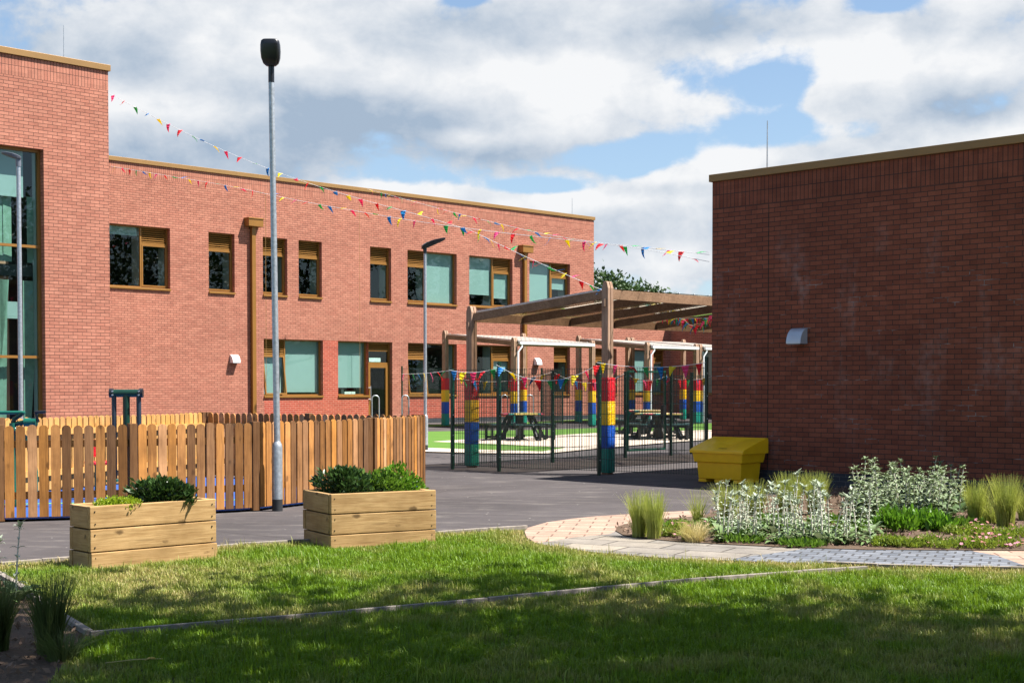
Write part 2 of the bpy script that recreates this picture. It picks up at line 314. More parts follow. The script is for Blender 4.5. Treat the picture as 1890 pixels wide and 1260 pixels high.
# ------------------------------------------------------------------ object helpers
LOC = {}
def thing(name, label, cat, loc=(0, 0, 0), rotz=0, group=None):
    o = bpy.data.objects.new(name, None); C.objects.link(o); o.empty_display_size = .2
    o.location = loc; o.rotation_euler = (0, 0, rotz); o['label'] = label; o['category'] = cat
    if group: o['group'] = group
    LOC[o.name] = Vector(loc); return o
def tag(o, label, cat, group=None, kind=None):
    if label: o['label'] = label
    if cat: o['category'] = cat
    if group: o['group'] = group
    if kind: o['kind'] = kind
    return o
def structure(o): o['kind'] = 'structure'; return o
class MB:
    def __init__(s): s.v = []; s.f = []; s.uv = []; s.sm = []; s.mi = []; s.cur = 0
    def face(s, pts, uv=None, smooth=False):
        i = len(s.v); s.v += [tuple(p) for p in pts]; s.f.append(tuple(range(i, i+len(pts))))
        s.uv.append(uv); s.sm.append(smooth); s.mi.append(s.cur)
    def idx(s, vs, fs, smooth=False):
        i = len(s.v); s.v += [tuple(p) for p in vs]
        for f in fs: s.f.append(tuple(i+k for k in f)); s.uv.append(None); s.sm.append(smooth); s.mi.append(s.cur)
    def obox(s, c, a, b, d):          # centre and three half vectors
        c, a, b, d = Vector(c), Vector(a), Vector(b), Vector(d)
        vs = [c+x*a+y*b+z*d for z in (-1, 1) for y in (-1, 1) for x in (-1, 1)]
        s.idx(vs, [(0, 2, 3, 1), (4, 5, 7, 6), (0, 1, 5, 4), (2, 6, 7, 3), (0, 4, 6, 2), (1, 3, 7, 5)]); return s
    def box(s, cx, cy, cz, sx, sy, sz, rz=0):
        c, n = math.cos(rz), math.sin(rz)
        return s.obox((cx, cy, cz), (c*sx/2, n*sx/2, 0), (-n*sy/2, c*sy/2, 0), (0, 0, sz/2))
    def beam(s, p, q, w, h, up=(0, 0, 1)):
        p, q = Vector(p), Vector(q); d = q-p; sd = d.cross(Vector(up)).normalized(); u = sd.cross(d).normalized()
        return s.obox((p+q)/2, d/2, sd*w/2, u*h/2)
    def prism(s, pts, ext):
        ext = Vector(ext); p = [Vector(x) for x in pts]; n = len(p)
        s.idx(p+[x+ext for x in p], [tuple(range(n))[::-1], tuple(range(n, 2*n))]+[(i, (i+1) % n, n+(i+1) % n, n+i) for i in range(n)]); return s
    def tube(s, pts, r, n=10, cap=True):
        pts = [Vector(p) for p in pts]; rs = r if isinstance(r, (list, tuple)) else [r]*len(pts)
        vs = []; base = None
        for i, p in enumerate(pts):
            d = (pts[min(i+1, len(pts)-1)]-pts[max(i-1, 0)]).normalized()
            if base is None: base = d.orthogonal().normalized()
            base = (base - d*base.dot(d)).normalized(); w = d.cross(base)
            for k in range(n):
                a = 2*math.pi*k/n; vs.append(p+(base*math.cos(a)+w*math.sin(a))*rs[i])
        fs = [(i*n+k, i*n+(k+1) % n, (i+1)*n+(k+1) % n, (i+1)*n+k) for i in range(len(pts)-1) for k in range(n)]
        s.idx(vs, fs, True)
        if cap:
            m = len(pts)-1
            s.idx([vs[k] for k in range(n)], [tuple(range(n))[::-1]]); s.idx([vs[m*n+k] for k in range(n)], [tuple(range(n))])
        return s
    def build(s, name, m, parent=None, world=False, bevel=0, label=None):
        me = bpy.data.meshes.new(name)
        v = s.v
        if world and parent is not None:
            r = parent
            while r.parent: r = r.parent
            L = LOC[r.name]; v = [(a-L.x, b-L.y, c-L.z) for a, b, c in v]
        me.from_pydata(v, [], s.f)
        if any(u is not None for u in s.uv):
            ul = me.uv_layers.new(name='UVMap'); k = 0
            for f, u in zip(s.f, s.uv):
                for j in range(len(f)):
                    ul.data[k].uv = u[j] if u else (0, 0)
                    k += 1
        me.polygons.foreach_set('use_smooth', s.sm)
        for x in (m if isinstance(m, list) else [m]): me.materials.append(x)
        if isinstance(m, list): me.polygons.foreach_set('material_index', s.mi)
        me.update()
        o = bpy.data.objects.new(name, me); C.objects.link(o)
        if parent is not None: o.parent = parent
        if bevel:
            b = o.modifiers.new('bevel', 'BEVEL'); b.width = bevel; b.segments = 2; b.limit_method = 'ANGLE'
        if label: o['label'] = label
        return o
def npmesh(name, V, F, m, parent=None, attr=None, n=None):
    """V (k,3) array, F (j,n) array of equal size faces"""
    me = bpy.data.meshes.new(name); V = np.ascontiguousarray(V, dtype=np.float32); F = np.ascontiguousarray(F, dtype=np.int32)
    me.vertices.add(len(V)); me.vertices.foreach_set('co', V.ravel())
    me.loops.add(F.size); me.loops.foreach_set('vertex_index', F.ravel())
    me.polygons.add(len(F)); me.polygons.foreach_set('loop_start', np.arange(0, F.size, F.shape[1], dtype=np.int32))
    me.update(calc_edges=True)
    if attr is not None:
        a = me.attributes.new('dry', 'FLOAT', 'POINT'); a.data.foreach_set('value', attr.astype(np.float32))
    me.materials.append(m)
    o = bpy.data.objects.new(name, me); C.objects.link(o)
    if parent is not None: o.parent = parent
    return o
def copy_tree(o, parent=None, **props):
    c = o.copy(); C.objects.link(c); c.parent = parent
    for ch in list(o.children): copy_tree(ch, c)
    for k, v in props.items(): c[k] = v
    return c

# ------------------------------------------------------------------ ground
def sheet(name, poly, m, dz, struct=True, bend=True):
    bm = bmesh.new(); vs = [bm.verts.new((p[0], p[1], 0)) for p in poly]; bm.faces.new(vs)
    if bend:
        for d in (32, 58):
            bmesh.ops.bisect_plane(bm, geom=bm.verts[:]+bm.edges[:]+bm.faces[:], plane_co=(-d/2, d/2, 0), plane_no=(-1, 1, 0))
    for v in bm.verts: v.co.z = gz(v.co.x, v.co.y)+dz
    bmesh.ops.recalc_face_normals(bm, faces=bm.faces[:])
    for f in bm.faces:
        if f.normal.z < 0: f.normal_flip()
    bmesh.ops.triangulate(bm, faces=bm.faces[:])
    me = bpy.data.meshes.new(name); bm.to_mesh(me); bm.free(); me.materials.append(m)
    o = bpy.data.objects.new(name, me); C.objects.link(o)
    if struct: structure(o)
    return o
sheet('ground', [(-900, -300), (900, -300), (900, 1500), (-900, 1500)], M['rough'], -.04)
def PX(*pts): return [tuple(G0(*p)[:2]) for p in pts]
def PXg(*pts): return [tuple(G(*p)[:2]) for p in pts]
lawn_back_px = [(-160, 1050), (0, 1043), (76, 1036), (240, 1025), (440, 1007), (563, 1000), (700, 991), (806, 985), (900, 978), (972, 973)]
lawn_back = PX(*lawn_back_px)
sheet('tarmac', lawn_back + [(0.3, 15.8), (8, 15.2), (14, 12), (30, 20), (40, 70), (-40, 70), (-40, 10)], M['asphalt'], -.02)
path_outer_px = [(968, 978), (972, 990), (990, 1001), (1040, 1010), (1100, 1018), (1170, 1024), (1240, 1029), (1330, 1033), (1420, 1036), (1520, 1040), (1620, 1045), (1760, 1048), (1960, 1052), (2500, 1066)]
path_inner_px = [(1136, 979), (1150, 987), (1175, 992), (1240, 998), (1320, 1003), (1400, 1007), (1490, 1011), (1600, 1014), (1750, 1015), (1960, 1016), (2500, 1020)]
path_top_px = [(975, 972), (1010, 962), (1060, 955), (1100, 951), (1163, 947), (1227, 943), (1300, 940)]
bed_back_px = [(1300, 951), (1230, 957), (1165, 964), (1140, 971)]
sheet('brick_path', PX(*path_outer_px[:3][::-1], *path_top_px, *bed_back_px, path_inner_px[0], (1125, 984), (1060, 990)), M['pave_brick'], -.006)
sheet('flag_path', PX(*path_outer_px[2:8], (1490, 1011), *path_inner_px[5::-1], (1125, 984), (1060, 990)), M['pave_flag'], -.004)
sheet('sett_path', PX(*path_outer_px[7:12], (1890, 1042), (1840, 1024), (1790, 1015), *path_inner_px[8:5:-1]), M['pave_sett'], -.002)
sheet('buff_path', PX((1890, 1042), (1840, 1024), (1790, 1015), (1960, 1016), (2500, 1020), (2500, 1064), (1960, 1050)), M['pave_brick'], -.003)
lawn_poly = [(-8, 1.0)] + lawn_back + PX(*path_outer_px) + [(16, 11.0), (16, 1.0)]
sheet('lawn_soil', lawn_poly, M['lawn'], -.012)
bed_poly = PX(*path_inner_px) + [(12, 12.6), (14, 12.9)] + PX((1900, 905), (1700, 899), (1520, 900), (1420, 915), (1345, 930)) + PX(*bed_back_px)
sheet('bed_soil', bed_poly, M['soil'], .004)
# left bed
lk = PX((-40, 1040), (40, 1088), (100, 1132), (165, 1172))
left_bed = [(-8, 5.5), (-8, 13)] + lk + PX((90, 1260), (60, 1330))
sheet('side_bed_soil', left_bed, M['soil'], .003)
# playground surfaces
sheet('turf_strip', PXg((560, 796), (760, 796.5), (1000, 793), (1150, 788), (1330, 780), (1420, 795), (1330, 806), (1180, 812), (1062, 824), (1000, 834), (900, 831), (780, 827), (600, 826)), M['turf'], .004)
sheet('resin_path', PXg((798, 815), (850, 811.5), (925, 808), (1010, 804), (1100, 799), (1200, 796), (1330, 793), (1420, 800), (1330, 808), (1180, 818), (1090, 829), (1010, 824.5), (930, 820), (860, 817.5)), M['resin'], .008)
sheet('resin_border', PXg((600, 826), (780, 826.5), (900, 830.5), (1000, 833.5), (1062, 824), (1110, 819), (1200, 811), (1330, 803), (1400, 806), (1300, 812), (1200, 819.5), (1100, 828), (1010, 837), (900, 836.5), (780, 833.5), (600, 832)), M['resin'], .012)
sheet('turf_verge', PXg((560, 782), (800, 783), (960, 779), (1140, 771), (1140, 774), (960, 783), (800, 787), (560, 786)), M['turf'], .004)
P0, P1, P2, P3, P4 = [Vector((*p, 0)) for p in ((-5.94, 16.4), (-4.53, 16.9), (-3.24, 17.85), (-2.03, 20.0), (-1.41, 22.1))]
Pm = P0+Vector((-2.2, -.8, 0)); Q = Vector((-5.27, 24.5, 0)); Q0 = Vector((-7.26, 20.1, 0)); Qm = Q0+(Q0-Q)*.8
sheet('blue_safety_surface', [p[:2] for p in (Pm, P0, P1, P2, P3, P4, Q, Q0, Qm)], M['rubber'], .006)
o = sheet('lime_line', [(-9, 17.9), (-3.6, 19.3), (-3.6, 19.36), (-9, 17.97)], M['lime'], .010)
# kerbs
def edging(name, pts, w, h, mm, label):
    mb = MB(); q = [Vector((p[0], p[1], 0)) for p in pts]
    for a, b in zip(q[:-1], q[1:]):
        L = (b-a).length; k = max(1, round(L/1.0)); d = (b-a)/k
        for i in range(k): mb.beam(a+d*i+d*.006+Vector((0, 0, h/2-.045)), a+d*(i+1)-d*.006+Vector((0, 0, h/2-.045+random.uniform(-.004, .004))), w, h)
    o = mb.build(name, mm, bevel=.004); structure(o); return o
edging('tarmac_kerb', lawn_back, .05, .075, M['edging'], '')
kerb_line = PX((165, 1172), (400, 1152), (640, 1132), (900, 1108), (1100, 1089), (1300, 1071), (1480, 1057), (1600, 1049))
edging('lawn_kerb', kerb_line, .032, .072, M['edging'], '')
edging('bed_kerb', lk, .05, .08, M['edging'], '')
edging('paving_kerb', PX(*path_outer_px[9:]), .045, .07, M['edging'], '')

# ------------------------------------------------------------------ buildings
class Facade:
    def __init__(s, d, cornerX=None): s.P0 = Vector((-d/2, d/2, 0)); s.t = Vector((R2, R2, 0)); s.n = Vector((R2, -R2, 0))
    def p(s, a, z, out=0): return s.P0 + s.t*a + s.n*out + Vector((0, 0, z))
    def hit(s, px, py):
        q = onplane(px, py, s.P0, s.n); return (q-s.P0).dot(s.t), q.z
class Wall2(Facade):                  # wall of any heading
    def __init__(s, P0, t, n): s.P0 = Vector(P0); s.t = Vector(t); s.n = Vector(n)
def wall_sheet(mb, F, s0, s1, z0, z1, ops, depth=.24, zmat=None):
    S_ = sorted({s0, s1, *[o[0] for o in ops], *[o[1] for o in ops]}); Z = sorted({z0, z1, *[o[2] for o in ops], *[o[3] for o in ops]})
    for a, b in zip(S_[:-1], S_[1:]):
        for c, d in zip(Z[:-1], Z[1:]):
            m, k = (a+b)/2, (c+d)/2
            if any(o[0] < m < o[1] and o[2] < k < o[3] for o in ops): continue
            mb.face([F.p(a, c), F.p(b, c), F.p(b, d), F.p(a, d)], [(a, c), (b, c), (b, d), (a, d)])
    for a, b, c, d in ops:
        for q in (((a, c), (a, d)), ((b, d), (b, c))):
            (x, y), (_, w) = q
            mb.face([F.p(x, y), F.p(x, w), F.p(x, w, -depth), F.p(x, y, -depth)], [(x, y), (x, w), (x+depth, w), (x+depth, y)])
        mb.face([F.p(a, d), F.p(b, d), F.p(b, d, -depth), F.p(a, d, -depth)], [(a, d), (b, d), (b, d+depth), (a, d+depth)])
        mb.face([F.p(b, c), F.p(a, c), F.p(a, c, -depth), F.p(b, c, -depth)], [(b, c), (a, c), (a, c+depth), (b, c+depth)])
def fbox(mb, F, a0, a1, z0, z1, o0, o1):
    c = F.p((a0+a1)/2, (z0+z1)/2, (o0+o1)/2)
    mb.obox(c, F.t*(a1-a0)/2, F.n*(o1-o0)/2, Vector((0, 0, (z1-z0)/2))); return mb
FM = Facade(58.2); FB = Facade(41.9)
HZ = 8.89
school = thing('school_building', 'long two storey red brick school with bronze framed windows behind the yard', 'building', FM.p(30, 0))
z1h = FM.hit(205, 412)[1]; z1s = FM.hit(320, 537)[1]; zgh = FM.hit(540, 626.5)[1]; zgs = FM.hit(540, 733)[1]
def sx(x, y=500): return FM.hit(x, y)[0]
FW, FD = .045, .07; SET = -.15       # frame width, depth, setback
def window(F, parent, a0, a1, z0, z1, lay, blinds=(None, None), split=.5, louv=.28, tilt=0, sill=True, label=None, papers=False):
    """lay: 'P' big pane, 'L' louvre over casement; one or two letters left to right"""
    ifr = MB(); fr = ifr
    zb = z0+.06
    fbox(fr, F, a0, a0+FW, zb, z1, SET-FD, SET); fbox(fr, F, a1-FW, a1, zb, z1, SET-FD, SET)
    fbox(fr, F, a0+FW, a1-FW, zb, zb+FW, SET-FD, SET); fbox(fr, F, a0+FW, a1-FW, z1-FW, z1, SET-FD, SET)
    edges = [a0+FW, a1-FW]
    if len(lay) == 2:
        m = a0+(a1-a0)*split; fbox(fr, F, m-FW*.6, m+FW*.6, zb+FW, z1-FW, SET-FD, SET+.004); edges = [a0+FW, m-FW*.6, m+FW*.6, a1-FW]
    w = fr.build('window', M['bronze'], parent, True, label=label)
    panes = MB()
    if sill: fbox(MB(), F, 0, 1, 0, 1, 0, 1); s_ = fbox(MB(), F, a0-.004, a1+.004, z0-.01, z0+.055, SET-.02, .05); s_.build('sill', M['bronze'], w, True, .006)
    for i, k in enumerate(lay):
        x0, x1 = edges[2*i], edges[2*i+1]; y0, y1 = zb+FW, z1-FW
        if k == 'L':
            zl = y1-(y1-y0)*louv
            lv = MB(); n = 7; bk = MB()
            for j in range(n):
                zc = zl+.06+(y1-zl-.06)*(j+.5)/n
                c = F.p((x0+x1)/2, zc, SET-.03); h = (y1-zl-.06)/n
                lv.obox(c, F.t*(x1-x0)/2, F.n*.026+Vector((0, 0, -.018)), (F.n*.5+Vector((0, 0, .85)))*.009)
            fbox(bk, F, x0, x1, zl+.06, y1, SET-FD-.02, SET-FD)
            fbox(lv, F, x0, x1, zl, zl+.06, SET-FD, SET-.002)
            lv.build('louvre', M['bronze'], w, True); bk.build('louvre_back', M['bindark'], w, True)
            cs = MB(); cw = .05
            T = math.sin(tilt)*(zl-y0)
            def pt(a, z, o): return F.p(a, z, o + (T*(zl-z)/(zl-y0)))
            def cb(a, b, c, d):
                cs.idx([pt(x, z, oo) for oo in (SET-FD+.01, SET+.012) for z in (c, d) for x in (a, b)], [(0, 2, 3, 1), (4, 5, 7, 6), (0, 1, 5, 4), (2, 6, 7, 3), (0, 4, 6, 2), (1, 3, 7, 5)])
            g = .004
            cb(x0+g, x0+cw, y0+g, zl-g); cb(x1-cw, x1-g, y0+g, zl-g); cb(x0+cw, x1-cw, y0+g, y0+cw); cb(x0+cw, x1-cw, zl-cw, zl-g)
            cs.build('casement', M['bronze'], w, True)
            panes.face([pt(x0+cw, y0+cw, SET-.03), pt(x1-cw, y0+cw, SET-.03), pt(x1-cw, zl-cw, SET-.03), pt(x0+cw, zl-cw, SET-.03)])
            yt = zl-.05
        else:
            panes.face([F.p(x0, y0, SET-.035), F.p(x1, y0, SET-.035), F.p(x1, y1, SET-.035), F.p(x0, y1, SET-.035)]); yt = y1
        if blinds[i] is not None:
            zz0 = z1-(z1-z0)*blinds[i]
            b = fbox(MB(), F, x0+.01, x1-.05, zz0, yt+.04, SET-.10, SET-.09); fbox(b, F, x0+.01, x1-.05, zz0-.025, zz0, SET-.11, SET-.085); b.build('blind', M['blind'], w, True)
        rvb = fbox(MB(), F, x1-.012, x1+.03, y0, (yt if k == 'L' else y1), SET-.5, SET-.072); rvb.build('inner_reveal', M['blind'], w, True)
        if papers and k == 'P':
            b = fbox(MB(), F, x0+.45, x0+.95, y0, y0+.09, SET-.16, SET-.1); b.build('paper_stack', M['paper'], w, True)
    panes.build('pane', M['glass'], w, True)
    return w
W1 = [  # left, right pixel edges, layout, blinds (fraction of height covered), split
    (186, 314, 'PL', (.14, None), .60, {}), (385, 433, 'L', (None, None), .5, {}), (485, 530, 'L', (None, None), .5, {}), (551, 594, 'L', (None, None), .5, {}),
    (683, 722, 'L', (None, None), .5, {}), (752, 843, 'LP', (None, .96), .40, {}), (866, 946, 'PL', (.73, .78), .58, {}), (977, 1052, 'PL', (.80, .52), .57, {})]
WG = [(487, 596, 'LP', (.93, .9), .385, dict(tilt=.13)), (753, 843, 'LP', (None, None), .41, dict(tilt=.13)), (878, 946, 'PL', (None, .5), .5, {}), (1022, 1052, 'L', (None, None), .5, {})]
ops = []; wins = []
for x0, x1, lay, bl, sp, kw in W1:
    a, b = sx(x0, 470), sx(x1, 470); ops.append((a, b, z1s, z1h)); wins.append((a, b, z1s, z1h, lay, bl, sp, kw))
for x0, x1, lay, bl, sp, kw in WG:
    a, b = sx(x0, 680), sx(x1, 680); ops.append((a, b, zgs, zgh)); wins.append((a, b, zgs, zgh, lay, bl, sp, kw))
da, dm, db = sx(624, 690), sx(680, 690), sx(724, 690)
zf = .165
ops += [(da, dm, zgs, zgh), (dm, db, zf, zgh)]
SM0, SM1 = 8.0, sx(1096, 500)
mb = MB(); wall_sheet(mb, FM, SM0, SM1, -.2, HZ-.14, ops)
mb.build('wall', M['brick'], school, True)
# end wall, back, roof
E = 11.0
mb = MB()
for (p, q, u) in (((SM1, 0), (SM1, -E), E), ((SM1, -E), (SM0, -E), SM1-SM0), ((SM0, -E), (SM0, 0), E)):
    A, B = FM.p(p[0], -.2, p[1]), FM.p(q[0], -.2, q[1]); up = Vector((0, 0, HZ-.14+.2))
    mb.face([A, B, B+up, A+up], [(0, -.2), (u, -.2), (u, HZ-.14), (0, HZ-.14)])
mb.build('end_wall', M['brick'], school, True)
mb = MB(); fbox(mb, FM, SM0+.01, SM1-.01, HZ-.6, HZ-.45, -E+.01, -.3); mb.build('roof', M['flatroof'], school, True)
def coping(F, a0, a1, z, depth, parent, ends=(True, True), name='coping'):
    mb = MB(); fbox(mb, F, a0, a1, z-.14, z, -.4, .045)
    if ends[1]: fbox(mb, F, a1-.445, a1+.045, z-.141, z-.001, -depth, -.40)
    if ends[0]: fbox(mb, F, a0-.045, a0+.4, z-.141, z-.001, -depth, -.40)
    return mb.build(name, M['bronze_cap'], parent, True, .006)
coping(FM, SM0, SM1+.045, HZ, E, school, (False, True))
# dark rooms behind the glass
mb = MB()
for zz0, zz1 in ((0, 3.9), (4.0, 8.2)):
    A = [FM.p(SM0+.3, zz0, -.26), FM.p(SM1-.3, zz0, -.26), FM.p(SM1-.3, zz0, -5), FM.p(SM0+.3, zz0, -5)]; up = Vector((0, 0, zz1-zz0))
    mb.face(A); mb.face([p+up for p in A][::-1])
    for i in (1, 2, 3): mb.face([A[i], A[(i+1) % 4], A[(i+1) % 4]+up, A[i]+up])
# partition walls between rooms and the strips of wall round the openings
for (a, b) in ((sx(350), 0), (sx(640), 0), (sx(850), 0)):
    fbox(mb, FM, a-.06, a+.06, .02, 3.85, -4.9, -.27); fbox(mb, FM, a-.06, a+.06, 4.05, 8.15, -4.9, -.27)
mb.build('interior', M['interior'], school, True)
for a, b, c, d, lay, bl, sp, kw in wins: window(FM, school, a, b, c, d, lay, bl, sp, **kw)
window(FM, school, da, dm, zgs, zgh, 'P', (.82, None), .5, papers=True)
# door with transom light and louvre
mb = MB()
zd = FM.hit(700, 672)[1]; zt = FM.hit(700, 648)[1]
fbox(mb, FM, dm+.002, dm+.07, zf, zgh, SET-FD, SET); fbox(mb, FM, db-.07, db-.002, zf, zgh, SET-FD, SET)
for zz in (zd, zt, zgh-.07): fbox(mb, FM, dm+.07, db-.07, zz, zz+.07, SET-FD, SET)
dfr = mb.build('door_frame', M['bronze'], school, True)
mb = MB()
for j in range(5): 
    zc = zt+.11+j*.065
    if zc < zgh-.1: mb.obox(FM.p((dm+db)/2, zc, SET-.03), FM.t*((db-dm)/2-.07), FM.n*.028+Vector((0, 0, -.03)), (FM.n*.35+Vector((0, 0, .3)))*.018)
fbox(mb, FM, dm+.07, db-.07, zt+.07, zgh-.07, SET-FD-.03, SET-FD); mb.build('louvre', M['bronze'], dfr, True)
mb = MB(); mb.face([FM.p(dm+.07, zd+.07, SET-.03), FM.p(db-.07, zd+.07, SET-.03), FM.p(db-.07, zt, SET-.03), FM.p(dm+.07, zt, SET-.03)]); mb.build('pane', M['glass'], dfr, True)
mb = MB(); fbox(mb, FM, dm+.2, dm+.75, zd+.09, zd+.24, SET-.06, SET-.05); mb.build('notice', M['paper'], dfr, True)
mb = MB(); x0, x1 = dm+.075, db-.075
fbox(mb, FM, x0, x0+.13, zf+.02, zd-.004, SET-.06, SET+.01); fbox(mb, FM, x1-.13, x1, zf+.02, zd-.004, SET-.06, SET+.01)
fbox(mb, FM, x0+.13, x1-.13, zd-.13, zd-.004, SET-.06, SET+.01); fbox(mb, FM, x0+.13, x1-.13, zf+.02, zf+.2, SET-.06, SET+.01)
door = mb.build('door', M['bronze'], school, True)
mb = MB(); mb.face([FM.p(x0+.13, zf+.2, SET-.03), FM.p(x1-.13, zf+.2, SET-.03), FM.p(x1-.13, zd-.13, SET-.03), FM.p(x0+.13, zd-.13, SET-.03)]); mb.build('pane', M['glass'], door, True)
mb = MB(); h0 = zf+.85; mb.tube([FM.p(x0+.1, h0, SET+.07), FM.p(x0+.1, h0+.55, SET+.07)], .016); 
for zz in (h0+.06, h0+.49): mb.tube([FM.p(x0+.1, zz, SET), FM.p(x0+.1, zz, SET+.07)], .012); mb.tube([FM.p(x0-.1, zz, SET+.07), FM.p(x0+.1, zz, SET+.07)], .012)
mb.build('handle', M['galv'], door, True)
# saturated brick panels between the ground floor openings, proud by 4 mm
def panel(x0, x1, y0, y1):
    a, b = (x0 if isinstance(x0, float) else sx(x0, 690)), (x1 if isinstance(x1, float) else sx(x1, 690))
    z0, z1 = y0, y1
    mb = MB(); F = FM
    mb.face([F.p(a, z0, .004), F.p(b, z0, .004), F.p(b, z1, .004), F.p(a, z1, .004)], [(a, z0), (b, z0), (b, z1), (a, z1)])
    for s_ in (a, b): mb.face([F.p(s_, z0, 0), F.p(s_, z1, 0), F.p(s_, z1, .004), F.p(s_, z0, .004)], [(s_, z0), (s_, z1), (s_+.01, z1), (s_+.01, z0)])
    mb.build('brick_panel', M['brick_red'], school, True)
g1b = [w for w in wins if w[4] == 'LP'][1]
panel(wins[8][0], dm-.002, .33, zgs-.015); panel(wins[8][1]+.002, da-.002, zgs-.012, zgh)
panel(wins[9][0], wins[10][1], .33, zgs-.015); panel(wins[9][1]+.002, wins[10][0]-.002, zgs-.012, zgh)
# downpipes
for xp, yh, ye in ((464, 412, 0), (966, 461, 0)):
    a, zh = FM.hit(xp, yh)
    dp = fbox(MB(), FM, a-.075, a+.075, .17, zh-.1, .03, .15).build('downpipe', M['bronze'], school, True)
    mb = MB(); fbox(mb, FM, a-.3, a+.3, zh-.13, zh+.16, .004, .29); fbox(mb, FM, a-.32, a+.32, zh+.12, zh+.165, .002, .31); mb.build('hopper', M['bronze'], dp, True, .006)
# movement joints read as thin recessed lines of sealant
for xj in (491, 664):
    a = sx(xj, 600); fbox(MB(), FM, a-.006, a+.006, .3, HZ-.6, 0.0, .003).build('movement_joint', M['bronze_cap'], school, True)
# low wing continuing to the right
F2 = FM; SWL = sx(1237, 620)
zl = 5.08
opw = []
for x0, x1, zz0 in ((1097, 1138, zgs), (1170, 1200, zgs), (1206, 1228, zgs)):
    opw.append((sx(x0, 680), sx(x1, 680), zz0, zgh))
mb = MB(); wall_sheet(mb, FM, SM1+.002, SWL, -.2, zl-.14, opw); mb.build('wing_wall', M['brick_wing'], school, True)
for i, (a, b, c, d) in enumerate(opw): window(FM, school, a, b, c, d, 'L' if i != 1 else 'P', (None if i == 0 else .9, None))
coping(FM, SM1+.05, SWL, zl, .5, school, (False, False), 'wing_coping')
FWg = Wall2(FM.p(SWL, 0), (R2, -R2, 0), (-R2, -R2, 0))
q = onplane(1290, 680, FWg.P0, FWg.n); aw = (q-FWg.P0).dot(FWg.t)
op2 = [(aw, aw+1.6, zgs, zgh)]
mb = MB(); wall_sheet(mb, FWg, 0, 11, -.2, zl-.14, op2); mb.build('wing_wall', M['brick_wing'], school, True)
window(FWg, school, aw, aw+1.6, zgs, zgh, 'P', (.95, None))
coping(FWg, .4, 11, zl, .5, school, (False, False), 'wing_coping')
mb = MB(); fbox(mb, FM, SM1+.2, SWL+6, zl-.7, zl-.5, -9, -.3); mb.build('wing_roof', M['flatroof'], school, True)
mb = MB(); fbox(mb, FM, SM1+.3, SWL+5.9, .02, .05, -8, -.3); fbox(mb, FM, SM1+.3, SWL+5.9, .05, zl-.7, -8.1, -8); mb.build('wing_interior', M['interior'], school, True)
# projecting bay at the left
ac = FB.hit(202, 450)[0]
zbh = FB.hit(80, 276)[1]
a_w1 = FB.hit(82, 450)[0]; a_w0 = a_w1-4.6
bop = [(a_w0, a_w1, .1, zbh)]
mb = MB(); wall_sheet(mb, FB, 6, ac, -.2, HZ-.14, bop, .3)
A, B = FB.p(ac, -.2), FB.p(ac, -.2, -11.5); up = Vector((0, 0, HZ-.14+.2))
mb.face([A, B, B+up, A+up], [(0, -.2), (11.5, -.2), (11.5, HZ-.14), (0, HZ-.14)])
mb.build('bay_wall', M['brick'], school, True)
coping(FB, 6, ac+.045, HZ, 11.4, school, (False, True), 'bay_coping')
fbox(MB(), FB, 6, ac-.05, HZ-.6, HZ-.45, -11.4, -.3).build('bay_roof', M['flatroof'], school, True)
mb = MB(); fbox(mb, FB, a_w0-1, ac-.3, 0, .03, -5, -.32); fbox(mb, FB, a_w0-1, ac-.3, 0, HZ-.7, -5.1, -5); fbox(mb, FB, ac-.34, ac-.3, 0, HZ-.7, -5, -.32); fbox(mb, FB, a_w0-1, ac-.35, 4.0, 4.25, -5, -.45)
fbox(mb, FB, a_w0-1, ac-.3, HZ-.75, HZ-.7, -5, -.32)
mb.build('bay_interior', M['interior'], school, True)
mb = MB(); so = -.16
mull = [a_w0, a_w0+1.55, a_w0+3.1, a_w1-.06]
for a in mull: fbox(mb, FB, a, a+.06, .1, zbh, so-.1, so)
tr = [.1, FB.hit(72, 661)[1], FB.hit(72, 457)[1], zbh-.06]
for zz in tr:
    for a, b in zip(mull[:-1], mull[1:]): fbox(mb, FB, a+.06, b, zz, zz+.06, so-.1, so)
cw = mb.build('window', M['bronze'], school, True, label='tall full height window grid of the projecting bay')
mb = MB()
for a, b in zip(mull[:-1], mull[1:]):
    for c, d in zip(tr[:-1], tr[1:]): mb.face([FB.p(a+.06, c+.06, so-.05), FB.p(b, c+.06, so-.05), FB.p(b, d, so-.05), FB.p(a+.06, d, so-.05)])
mb.build('pane', M['glass'], cw, True)
zb0 = FB.hit(60, 360)[1]; mb = MB(); fbox(mb, FB, a_w0+.1, a_w1-.35, zb0, zbh-.02, so-.13, so-.12); fbox(mb, FB, a_w0+.1, a_w1-.35, zb0-.04, zb0, so-.14, so-.115); mb.build('blind', M['blind'], cw, True)
zp0, zp1 = FB.hit(60, 583)[1], FB.hit(60, 556)[1]; mb = MB(); fbox(mb, FB, a_w0+.1, a_w1-.42, zp0, zp1, so-.3, so-.25); fbox(mb, FB, a_w0+.1, a_w1-.4, zp0-.05, zp0-.005, so-.32, so-.24); mb.build('blind', M['blind'], cw, True)
mb = MB()
for k, a in enumerate((a_w1-1.05, a_w1-.88, a_w1-.33, a_w1-2.4)):
    mb.face([FB.p(a, .2, so-.22), FB.p(a+.12, .2, so-.2), FB.p(a+.4-.2*(k % 2), 3.9, so-.22), FB.p(a+.0, 3.9, so-.22)]); mb.face([FB.p(a+.1, 4.3, so-.2), FB.p(a+.3, 4.3, so-.22), FB.p(a+.3, zb0, so-.22), FB.p(a+.1, zb0, so-.2)])
mb.build('curtain', plain('pale_curtain', (.22, .32, .26), .9), cw, True)
